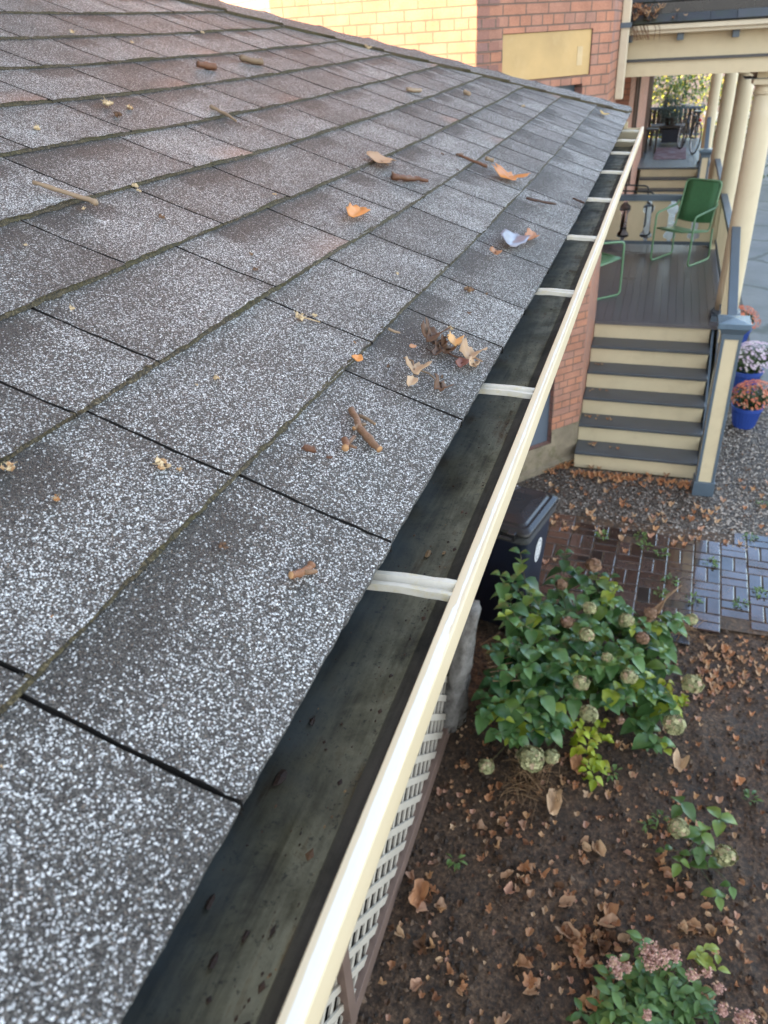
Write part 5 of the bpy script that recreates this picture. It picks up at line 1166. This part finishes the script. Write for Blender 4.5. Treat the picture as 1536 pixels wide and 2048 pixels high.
ORANGE = mat_leaf('bright orange dry leaf', (0.44, 0.15, 0.03), (0.78, 0.33, 0.08), (0.80, 0.52, 0.20), 0.5); DRY.append(ORANGE)
RM = Matrix(((1, 0, 0), (0, math.cos(TH), -math.sin(TH)), (0, math.sin(TH), math.cos(TH)))).to_4x4()    # roof frame
def px2m(p, px): return px*(p-CAM).length/F*.97
def rleaf(px, py, size_px, label, mi=0, lobes=5, curl=.8, el=1.2, stem=0, seed=0, rot=0, mt=None, lift=.010, warm=0):
    rg = random.Random(seed+900); p = on_roof(px, py, lift); sz = px2m(p, size_px/2)*1.25/max(1, el*.85); b = MB()
    leaf_mesh(b, rg, sz, lobes, curl*.42, (rg.uniform(.5, .95), warm, 0), 0, (0, 0, 0), px2m(p, stem), el, rot, RM); b.v = [v+p for v in b.v]
    o = b.build('dry_leaf', mt or DRY[mi], base=p, smooth=True); s_ = o.modifiers.new('thick', 'SOLIDIFY'); s_.thickness = .0006
    return tag(o, label, 'leaf')
def twig(name, pts, rpx, label, cat='twig', mt='bark', tone=.5, lich=0, branch=(), ends=True, rad0=1, rad1=1):
    P = [on_roof(x, y, .010 if name == 'stick' else .006) for x, y in pts]; r = px2m(P[0], rpx/2); b = MB(); rg = random.Random(int(pts[0][0]))
    Q = []
    for a, c in zip(P, P[1:]):
        for k in range(4): Q.append(a.lerp(c, k/4)+RN*r*(.8+.5*mnoise.noise((a.x*50+k, a.y*50, 1))))
    Q.append(P[-1]+RN*r); n = len(Q); T = (tone, lich, 0)
    b.tube(Q, [r*(rad0+(rad1-rad0)*i/n)*(1+.38*mnoise.noise((i*1.3, P[0].x*40, 3))) for i in range(n)], 9, 0, T, mcap=1)
    for bp, br in branch: 
        B_ = [on_roof(x, y, .006)+RN*r*.8 for x, y in bp]; b.tube(B_, [px2m(B_[0], br/2)*(1-.15*i) for i in range(len(B_))], 8, 0, (tone*.8, min(1, lich+.1), 0), mcap=1)
    o = b.build(name, [M[mt], M['cut'] if ends else M[mt]], base=P[0], smooth=True); return tag(o, label, cat)
def husk(name, px, py, spx, label, cat, mt='husk', tone=.6, warm=0, n=16, flat=.6, stem=None, seed=0):
    rg = random.Random(seed+50); p = on_roof(px, py, .004); r = px2m(p, spx/2); b = MB()
    for _ in range(n):
        a = rg.uniform(0, 6.28); rr = r*.75*math.sqrt(rg.random()); c = p+RM.to_3x3() @ Vector((rr*math.cos(a), rr*math.sin(a), r*flat*rg.uniform(.1, .9))); b.blob(c, r*rg.uniform(.22, .42), 0, (min(1, max(0, rg.gauss(tone, .25))), warm if rg.random() < .5 else 0, 0), .4, 1, rg)
        if rg.random() < .6: d_ = Vector((rg.gauss(0, 1), rg.gauss(0, 1), rg.uniform(0, .8))).normalized(); b.tube([c, c+d_*r*.5, c+d_*r*.8+RN*r*.1], [r*.06, r*.05, r*.03], 4, 0, (tone, 0, 0))
    if stem: b.tube([p+RN*.002]+[on_roof(x, y, .004) for x, y in stem], r*.10, 5, 0, (tone*.6, 0, 0))
    return tag(b.build(name, M[mt], base=p), label, cat)
rleaf(762, 322, 52, 'tan orange leaf fragment with two points on the middle of the roof', 1, 3, .7, 1.3, 26, 1, .5, warm=.5)
rleaf(713, 428, 58, 'bright orange curled leaf lying alone on a mid roof shingle', 4, 0, 1.5, 2.1, 0, 2, 0, ORANGE)
rleaf(1017, 354, 58, 'broad orange leaf with long stem near the far eave', 4, 5, .8, 1.25, 34, 3, 2.6, ORANGE)
rleaf(1028, 480, 74, 'wet grey purple leaf curled near the gutter edge', 0, 0, .9, 2.2, 0, 4, 2.9, M['grey_leaf'])
rleaf(1062, 474, 40, 'orange tip of leaf propped beside the grey purple leaf', 4, 0, 1.4, 2.2, 0, 5, .4, mat_dry('orange leaf tip', (0.34, .13, .05), (.52, .24, .11), (.5, .3, .2)))
rleaf(990, 506, 22, 'small orange brown scrap below the grey purple leaf', 0, 3, 1.5, 1.3, 8, 6)
rleaf(1207, 228, 18, 'small yellow leaf near the far end of the roof', 1, 0, .8, 1.5, 0, 7, 0, M['lime_leaf'] and mat_dry('yellow leaf', (.42, .26, .04), (.66, .44, .09), (.6, .3, .1)))
rleaf(908, 684, 34, 'golden cup shaped leaf on top of the crumpled clump by the gutter', 4, 3, 1.8, 1.1, 0, 8, 0, ORANGE, .016, .6)
rleaf(938, 712, 40, 'olive tan shrivelled leaf below the golden cup leaf', 1, 5, 2.2, 1.2, 30, 9, 1.0, None, .012)
rleaf(948, 728, 26, 'curled tan leaf end nearest the gutter in the clump', 1, 0, 2.0, 1.6, 18, 10)
rleaf(862, 672, 44, 'brown crumpled leaf at the upper end of the clump', 2, 5, 2.4, 1.2, 20, 11, 0, None, .012)
rleaf(880, 690, 30, 'dark brown rolled leaf in the middle of the clump', 2, 0, 2.0, 1.8, 26, 12)
rleaf(873, 705, 24, 'nearly black shrivelled leaf with thin stalk in the clump', 2, 0, 2.2, 2.0, 26, 13, 2.6)
rleaf(922, 727, 30, 'reddish brown stalked leaf base low in the clump', 2, 0, 1.6, 2.0, 34, 14, 2.4, mat_dry('reddish stalk', (.14, .045, .03), (.28, .10, .06), (.3, .15, .1)))
rleaf(828, 741, 40, 'tan crumpled leaf with arching stalk left of the clump', 1, 5, 2.3, 1.2, 44, 15, 3.6, None, .012)
rleaf(823, 763, 30, 'tan ribbon like leaf scrap just below the arching stalk leaf', 1, 0, 2.0, 2.2, 0, 16, .5)
rleaf(882, 776, 36, 'dark and tan crumpled leaf nearest the gutter under the clump', 2, 5, 2.4, 1.3, 14, 17, 3.5, None, .010)
rleaf(715, 717, 20, 'small bright orange leaf chip on the course edge', 4, 3, .8, 1.2, 0, 18, 0, ORANGE)
rleaf(826, 692, 14, 'flat reddish leaf chip left of the clump', 0, 0, .4, 1.6, 0, 19)
twig('leaf_stalk', [(858, 676), (884, 700), (905, 712), (930, 722)], 3.5, 'thin reddish stalk running through the leaf clump by the gutter', 'stalk', 'bark', .3, 0, (), False)
twig('leaf_stalk', [(852, 697), (866, 708), (880, 711)], 3, 'thin black stalk at the lower left of the leaf clump', 'stalk', 'bark', .05, 0, (), False)
twig('leaf_stalk', [(925, 700), (935, 722), (955, 731), (958, 724)], 3.5, 'looped tan stalk at the gutter end of the leaf clump', 'stalk', 'tanstick', .3, 0, (), False)
twig('leaf_stalk', [(840, 742), (858, 748), (867, 757), (870, 762)], 3.5, 'arching stalk of the tan crumpled leaf left of the clump', 'stalk', 'tanstick', .15, 0, (), False)
rleaf(893, 700, 34, 'dark brown shrunken leaf beneath the golden cup leaf', 2, 5, 2.0, 1.2, 10, 31, 1.4, None, .008)
rleaf(868, 684, 36, 'umber crumpled leaf filling the upper half of the clump', 2, 5, 2.2, 1.1, 0, 32, .6, None, .008)
twig('seed_pod', [(776, 660), (788, 666), (799, 669)], 8, 'smooth tan seed pod tucked under a course edge', 'seed pod', 'tanstick', .55, 0, (), False, .7, .6)
twig('twig', [(701, 823), (712, 845), (717, 860), (738, 885), (757, 905)], 15, 'thick forked reddish twig with lichen near the gutter', 'twig', 'bark', .75, .10, [([(716, 836), (732, 842), (748, 853)], 9), ([(716, 856), (706, 862)], 11), ([(720, 855), (729, 853)], 8)])
twig('twig_stub', [(687, 882), (692, 893), (689, 901)], 13, 'short stubby twig node beside the thick forked twig', 'twig', 'bark', .8, 0, [([(692, 893), (700, 886), (708, 877)], 10), ([(694, 894), (704, 897), (712, 900)], 8)])
twig('bark_piece', [(605, 897), (617, 902), (629, 904)], 15, 'dull brown bark roll left of the thick forked twig', 'bark', 'bark', .45, 0, (), False)
twig('bark_chip', [(653, 916), (664, 917)], 6, 'tiny brown bark chip under the twig pieces', 'bark', 'bark', .35, 0, (), False)
twig('twig_stub', [(580, 1156), (600, 1150), (615, 1143), (622, 1134)], 17, 'orange brown forked stub alone on the eave course', 'twig', 'bark', .95, .05, [([(606, 1149), (622, 1148), (632, 1147)], 14)])
twig('stick', [(66, 368), (130, 389), (178, 404), (194, 411)], 9, 'long thin tan stick lying over a course edge at upper left', 'stick', 'tanstick', .55, 0, [([(176, 403), (194, 405)], 6)], False, .8, 1.1)
twig('stick', [(421, 216), (445, 228), (472, 245)], 6, 'short thin stick across a course edge at the upper roof', 'stick', 'tanstick', .35, 0, (), False, 1.2, .6)
twig('stick', [(917, 312), (940, 322), (973, 336)], 6, 'brown crooked stick above the broad orange leaf', 'stick', 'bark', .5, 0, [([(925, 310), (912, 311)], 4)], False, .8, 1)
twig('bark_chip', [(970, 320), (985, 324)], 7, 'pale bark chip right of the brown crooked stick', 'bark', 'tanstick', .4, 0, (), False)
twig('curled_bark', [(783, 357), (806, 361), (830, 361), (854, 367)], 11, 'brown curled bark strip below the tan leaf fragment', 'bark', 'bark', .45, 0, [([(790, 358), (784, 350)], 6)], False, 1.1, .5)
twig('stick', [(1052, 398), (1078, 404), (1110, 410)], 5, 'thin dark stick along the eave course near the far hangers', 'stick', 'bark', .1, 0, [([(1078, 404), (1096, 409)], 4)], False)
twig('stick', [(1145, 398), (1158, 403), (1168, 408)], 4, 'very short dark stick hanging at the shingle edge', 'stick', 'bark', .1, 0, (), False)
twig('bark_chip', [(394, 133), (412, 136), (431, 140)], 11, 'flat brown bark chip on the upper roof left of the longer chip', 'bark', 'bark', .55, 0, (), False)
twig('bark_chip', [(479, 120), (500, 125), (523, 129)], 10, 'longer olive bark chip on the upper roof', 'bark', 'tanstick', .15, .3, (), False)
twig('bark_chip', [(813, 182), (826, 184), (840, 184)], 7, 'small tan bark chip high on the roof near the hip', 'bark', 'tanstick', .5, 0, (), False)
twig('bark_chip', [(928, 186), (938, 192)], 7, 'small pale chip near the hip among far shingles', 'bark', 'tanstick', .7, 0, (), False)
HU = [(215, 211, 22, 'round pale seed husk on the upper left roof', 'husk', .7, 0, ()), (260, 217, 14, 'smaller orange tinted husk right of the round pale one', 'husk', .5, .8, ()), (236, 233, 18, 'dark brown husk below the round pale seed husk', 'brownbit', .5, 0, ()),
      (600, 636, 26, 'pale shredded seed head with thin tail on mid roof', 'husk', .75, 0, ((640, 644),)), (628, 632, 13, 'pale yellow crumb above the shredded seed head', 'husk', .8, 0, ()), (325, 931, 34, 'fluffy tan seed clump on the left shingle', 'husk', .62, .5, ()), (358, 940, 13, 'little tan crumb right of the fluffy seed clump', 'husk', .55, .5, ()), (14, 936, 30, 'yellow frayed seed clump at the left edge of the photo', 'husk', .7, .6, ()),
      (112, 999, 20, 'pinkish brown crumb near the lower left', 'husk', .3, 1, ()), (447, 1094, 22, 'dark brown bud scale on the second course', 'brownbit', .55, 0, ()), (937, 582, 24, 'brown seed cluster on the eave course line', 'brownbit', .7, .6, ()), (972, 588, 10, 'tiny reddish bit right of the brown seed cluster', 'brownbit', .8, 0, ()), (938, 627, 11, 'reddish bud lying mid way between eave cuts', 'brownbit', .75, 0, ()), (901, 658, 14, 'yellow brown crumb above the leaf clump', 'husk', .4, 0, ()), (776, 733, 12, 'dark round bud left of the tan crumpled leaf', 'brownbit', .3, 0, ()),
      (735, 97, 14, 'pale bit near the hip at the top', 'husk', .6, 0, ()), (146, 67, 12, 'pale speck on the second row from the top left', 'husk', .6, .5, ()), (270, 373, 13, 'pale yellow bud on the course edge below the husks', 'husk', .9, 0, ()), (277, 383, 11, 'second pale yellow bud touching the course edge', 'husk', .9, 0, ()), (166, 418, 11, 'pale yellow speck under the long tan stick', 'husk', .85, 0, ()), (72, 258, 14, 'pale yellow crumb in a slot at far upper left', 'husk', .85, 0, ()), (324, 435, 14, 'brown crumb right of the long tan stick', 'brownbit', .6, .4, ()), (52, 492, 10, 'yellow speck at left on the fourth course', 'husk', .9, 0, ()), (144, 618, 14, 'yellow chip on the left third course', 'husk', .9, 0, ()), (500, 510, 12, 'brown speck on the right of the third course', 'brownbit', .5, .5, ()), (511, 540, 13, 'brown red crumb below the brown speck on the third course', 'brownbit', .75, .3, ()), (433, 757, 16, 'tan crumb on the dark left shingle', 'husk', .55, .3, ()), (393, 771, 8, 'small pale crumb left of the dark shingle tan crumb', 'husk', .8, 0, ()), (550, 391, 11, 'yellow chip at the tab corner near the bright orange leaf', 'husk', .85, .3, ()), (795, 548, 10, 'white grit chip on a mid eave shingle', 'husk', 1, 0, ()), (710, 686, 8, 'tiny orange chip above the bright orange leaf chip', 'husk', .4, 1, ()), (104, 1233, 8, 'tiny orange crumb on the near left shingle', 'husk', .4, 1, ()), (3, 1533, 9, 'orange crumb on the left edge of the nearest shingle', 'husk', .4, 1, ()), (884, 754, 9, 'little brown curl beside the lowest crumpled leaf', 'brownbit', .6, .3, ()), (405, 66, 8, 'pale dot on the top rows', 'husk', .8, 0, ()), (265, 86, 8, 'pale dot left on the third row from the top', 'husk', .8, 0, ()), (884, 309, 9, 'dark seed above the crooked stick', 'brownbit', .4, 0, ()), (914, 341, 9, 'dark bit left of the broad orange leaf', 'brownbit', .2, 0, ()), (1046, 213, 8, 'pale dot near the far courses', 'husk', .7, 0, ())]
for i, (x, y, s_, lb, mt, tn, wm, st) in enumerate(HU): husk('seed_husk' if mt == 'husk' else 'bud_scale', x, y, s_, lb, 'husk' if mt == 'husk' else 'bud', mt, tn, wm, 14 if s_ > 12 else 7, .6, st, i)
# wet bits inside the gutter
b = MB(); rg = random.Random(87)
for _ in range(900):
    x = rg.uniform(.1, 3.6); y = .164+abs(rg.gauss(0, .012)) if rg.random() < .55 else rg.uniform(.166, .235)
    b.blob((x, y, 3.4245), min(.0035, .0004+rg.expovariate(1/.0006)), 0, (min(1, rg.expovariate(3)), 1 if rg.random() < .06 else 0, 0), .4, 1, rg, (1.4, .8, .4))
tag(b.build('gutter_grit', M['brownbit']), 'dark grit and sludge washed along the gutter floor', 'grit', kind='stuff')
rg = random.Random(88)
GB = [(562, 1555, .010, 'glossy dark seed on the near gutter floor'), (420, 1805, .006, 'black fleck beside the shingle edge low in the gutter'), (625, 1440, .007, 'thin black splinter near the shingle edge in the gutter'), (428, 1920, .006, 'oval black speck at the lower gutter floor'), (490, 1873, .005, 'black speck in the middle of the lower gutter floor'), (545, 1862, .0045, 'small black fleck right on the lower gutter floor'), (857, 1106, .008, 'rust orange leaf fleck above the near hanger in the gutter'), (888, 1105, .0045, 'black dot right of the rust fleck in the gutter')]
for x, y, r, lb in GB:
    c = at(x, y, 3.427); b = MB(); b.blob((c.x, c.y, 3.4265), r*.6, 0, (.75 if 'rust' in lb else .02, 1 if 'rust' in lb else 0, 0), .35, 2, rg, (1.5, .6, .35)); tag(b.build('gutter_debris', M['brownbit'], base=c), lb, 'debris')

# ------------------------------------------------------------------ far porch: table, bushy plant, box, bicycle, trees
tb = empty('porch_table', (23.3, 0.05, FZ), 'dark low table carrying the bushy plant on the distant porch', 'table')
b = MB(); b.box((23.0, -.36, FZ+.42), (23.6, .50, FZ+.46)); b.build('tabletop', M['wood_dark'], tb)
for x, y in ((23.04, -.33), (23.56, -.33), (23.04, .46), (23.56, .46)): b = MB(); b.box((x-.03, y-.03, FZ+.001), (x+.03, y+.03, FZ+.42)); b.build('leg', M['wood_dark'], tb)
b = MB(); b.box((23.1, -.25, FZ+.06), (23.5, .2, FZ+.34)); b.box((23.07, -.28, FZ+.34), (23.53, .23, FZ+.375)); tag(b.build('storage_box', M['navy'], base=(23.3, 0, FZ)), 'dark blue storage box under the distant table', 'box')
M['smoke_leaf'] = mat_leaf('grey green foliage', (0.05, 0.085, 0.085), (0.19, 0.26, 0.26), (0.12, 0.2, 0.1), 0.6)
b = MB(); rg = random.Random(14)
for _ in range(900):
    z = rg.uniform(-1, 1); a = rg.uniform(0, 6.28); q = math.sqrt(1-z*z); k = rg.random()**.4
    leaf(b, (23.3+.25*q*math.cos(a)*k, .02+.36*q*math.sin(a)*k, FZ+.80+.36*z*k), rg.uniform(0, 6.28), rg.uniform(-.3, 1), .07, .5, (rg.random(), rg.random()*.4, 0), rg)
e = empty('potted_bush', (23.3, .02, FZ+.46), 'misty grey green bush in a pot on the distant table', 'potted plant'); b.build('foliage', M['smoke_leaf'], e)
b = MB(); b.lathe([(.12, .002), (.16, .16), (.17, .16), (.17, .18)], (23.3, .02, FZ+.46), 20); b.build('pot', M['wood_dark'], e)
st = empty('wooden_stand', (21.9, .42, FZ), 'small dark stand at the left of the distant landing', 'stand')
b = MB(); b.box((21.7, .28, FZ+.50), (22.1, .56, FZ+.53)); b.build('top', M['wood_dark'], st)
for x, y in ((21.73, .31), (22.07, .31), (21.73, .53), (22.07, .53)): b = MB(); b.box((x-.02, y-.02, FZ+.001), (x+.02, y+.02, FZ+.50)); b.build('leg', M['wood_dark'], st)
bk = empty('bicycle', (21.9, -.50, FZ), 'dark bicycle with red rear reflector leaning by the far column', 'bicycle')
M['chrome'] = paint('bright steel', (0.55, 0.56, 0.58), 0.25); M['red'] = paint('red reflector', (0.55, 0.01, 0.01), 0.3)
lean_ = lambda x, z: (x, -.50-.10*z, FZ+z)
for x in (21.35, 22.40):
    b = MB(); b.tube([lean_(x+.33*math.cos(2*math.pi*k/32), .345+.33*math.sin(2*math.pi*k/32)) for k in range(32)], .016, 8, closed=True); wh = b.build('wheel', M['black'], bk)
    b = MB(); b.tube([lean_(x+.308*math.cos(2*math.pi*k/32), .345+.308*math.sin(2*math.pi*k/32)) for k in range(32)], .008, 6, closed=True)
    for k in range(16): b.tube([lean_(x, .345), lean_(x+.305*math.cos(k*.3927), .345+.305*math.sin(k*.3927))], .0015, 4)
    b.build('rim', M['chrome'], wh)
b = MB()
for p, q in (((21.35, .345), (21.80, .32)), ((21.35, .345), (21.62, .80)), ((21.62, .84), (21.80, .32)), ((21.62, .78), (22.22, .82)), ((21.80, .32), (22.24, .74)), ((22.40, .345), (22.20, .92))): b.tube([lean_(*p), lean_(*q)], .016, 8)
b.build('frame', M['dark_tube'], bk)
b = MB(); b.tube([(22.16, -.90, FZ+1.02), (22.20, -.62, FZ+.99), (22.18, -.32, FZ+1.02)], .013, 8); b.build('handlebar', M['chrome'], bk)
b = MB(); b.box((21.50, -.66, FZ+.86), (21.76, -.52, FZ+.91)); b.build('saddle', M['black'], bk, bevel=.02); b = MB(); b.blob((21.28, -.56, FZ+.74), .035, 0, (1, 0, 0), .05, 2); b.build('reflector', M['red'], bk); bk.rotation_euler = (0, 0, R(16)); bk.location = (21.9, -.40, FZ)
M['tree_leaf'] = mat_leaf('autumn tree leaves', (0.16, 0.26, 0.02), (0.50, 0.50, 0.045), (0.75, 0.58, 0.06), 0.45, 0.5); M['tree_bark'] = paint('tree bark', (0.075, 0.055, 0.04), 0.9, 0.3, 5, bump=.6)
M['bush_leaf'] = mat_leaf('dark bush leaves', (0.018, 0.055, 0.018), (0.07, 0.14, 0.04), (0.25, 0.28, 0.05), 0.4)
def tree(x, y, H, Rr, zc, n, mt, label, seed, cat='tree', name='leafy_tree', lsz=.13):
    rg = random.Random(seed); e = empty(name, (x, y, 0), label, cat, 'trees beyond the porches' if cat == 'tree' else None); tr = MB(); cr_ = MB(); cl = []
    tr.tube([(x, y, -.05), (x+.05, y, H*.25), (x-.05, y+.1, H*.5), (x, y, H*.8)], [.18, .14, .10, .04], 8)
    for k in range(16 if cat == 'tree' else 9):
        a = rg.uniform(0, 6.28); z = zc+rg.uniform(-1, 1)*(H-zc)*.95; rr = Rr*math.sqrt(max(.08, 1-((z-zc)/(H-zc))**2))*rg.uniform(.35, .95); c = Vector((x+rr*math.cos(a), y+rr*math.sin(a), max(.3, z))); cl.append(c)
        if cat == 'tree': tr.tube([(x, y, max(.4, min(z-.6, H*.6))), ((x+c.x)/2, (y+c.y)/2, (z+min(z-.6, H*.6))/2+.1), c], [.06, .04, .015], 6)
    for _ in range(n):
        c = rg.choice(cl); s_ = Rr*.30; p = c+Vector((rg.gauss(0, s_), rg.gauss(0, s_), rg.gauss(0, s_*.8)))
        if p.z < .1: continue
        leaf(cr_, p, rg.uniform(0, 6.28), rg.uniform(-.9, .7), lsz*rg.uniform(.7, 1.3), .7, (rg.random(), 1 if rg.random() < .3 else 0, 0), rg)
    tr.build('trunk', M['tree_bark'], e); cr_.build('crown', M[mt], e)
tree(33, 0.9, 7.5, 2.8, 4.0, 2600, 'tree_leaf', 'sunlit yellow green tree straight behind the distant porch', 1)
tree(36, -3.2, 8.0, 3.0, 4.2, 2600, 'tree_leaf', 'sunlit tree showing between the porch columns', 2)
tree(46, 3.5, 10, 4.2, 5.5, 3000, 'tree_leaf', 'tall sunlit tree farther back left of the others', 3, lsz=.18)
tree(48, -7.5, 9, 4.0, 5.0, 2600, 'tree_leaf', 'tall sunlit tree farther back past the driveway', 4, lsz=.18)
tree(28.2, 0.2, 2.6, 1.1, 1.5, 1500, 'bush_leaf', 'dark green bush behind the distant railing', 5, 'bush', 'green_bush', .10)
tree(30.5, -1.3, 2.4, 1.0, 1.3, 1300, 'bush_leaf', 'dark green bush between distant railing and driveway', 6, 'bush', 'green_bush', .10)
tree(24.0, -3.6, 2.3, 1.0, 1.1, 1500, 'bush_leaf', 'green bush at the right edge of the driveway', 7, 'bush', 'green_bush', .09)
tree(27.0, -4.2, 3.2, 1.3, 1.6, 1500, 'bush_leaf', 'larger green bush farther along the driveway edge', 8, 'bush', 'green_bush', .10)
# dead leaves caught at the corner of the slate roof
o_ = MB(); rg = random.Random(15)
cl_ = MB()
for _ in range(70):
    leaf_mesh(cl_, rg, rg.uniform(.016, .03), 5, 1.4, (rg.random(), rg.choice((0, .5, 0)), 0), rg.choice((0, 1, 2)), (8.40+rg.uniform(-.05, .22), .50-abs(rg.gauss(0, .17)), 3.90+rg.uniform(0, .11)), 0, 1.2, rg.uniform(0, 6))
for _ in range(16): y = .50-abs(rg.gauss(0, .12)); cl_.tube([(8.40, y, 3.90), (8.36, y-.03, 3.84), (8.35, y-.02-rg.random()*.06, 3.76)], .003, 4, 2)
tag(cl_.build('leaf_clump', DRY[:3], base=(8.42, .45, 3.9)), 'clump of dead brown leaves hanging at the corner of the slate roof', 'leaf clump', kind='stuff')
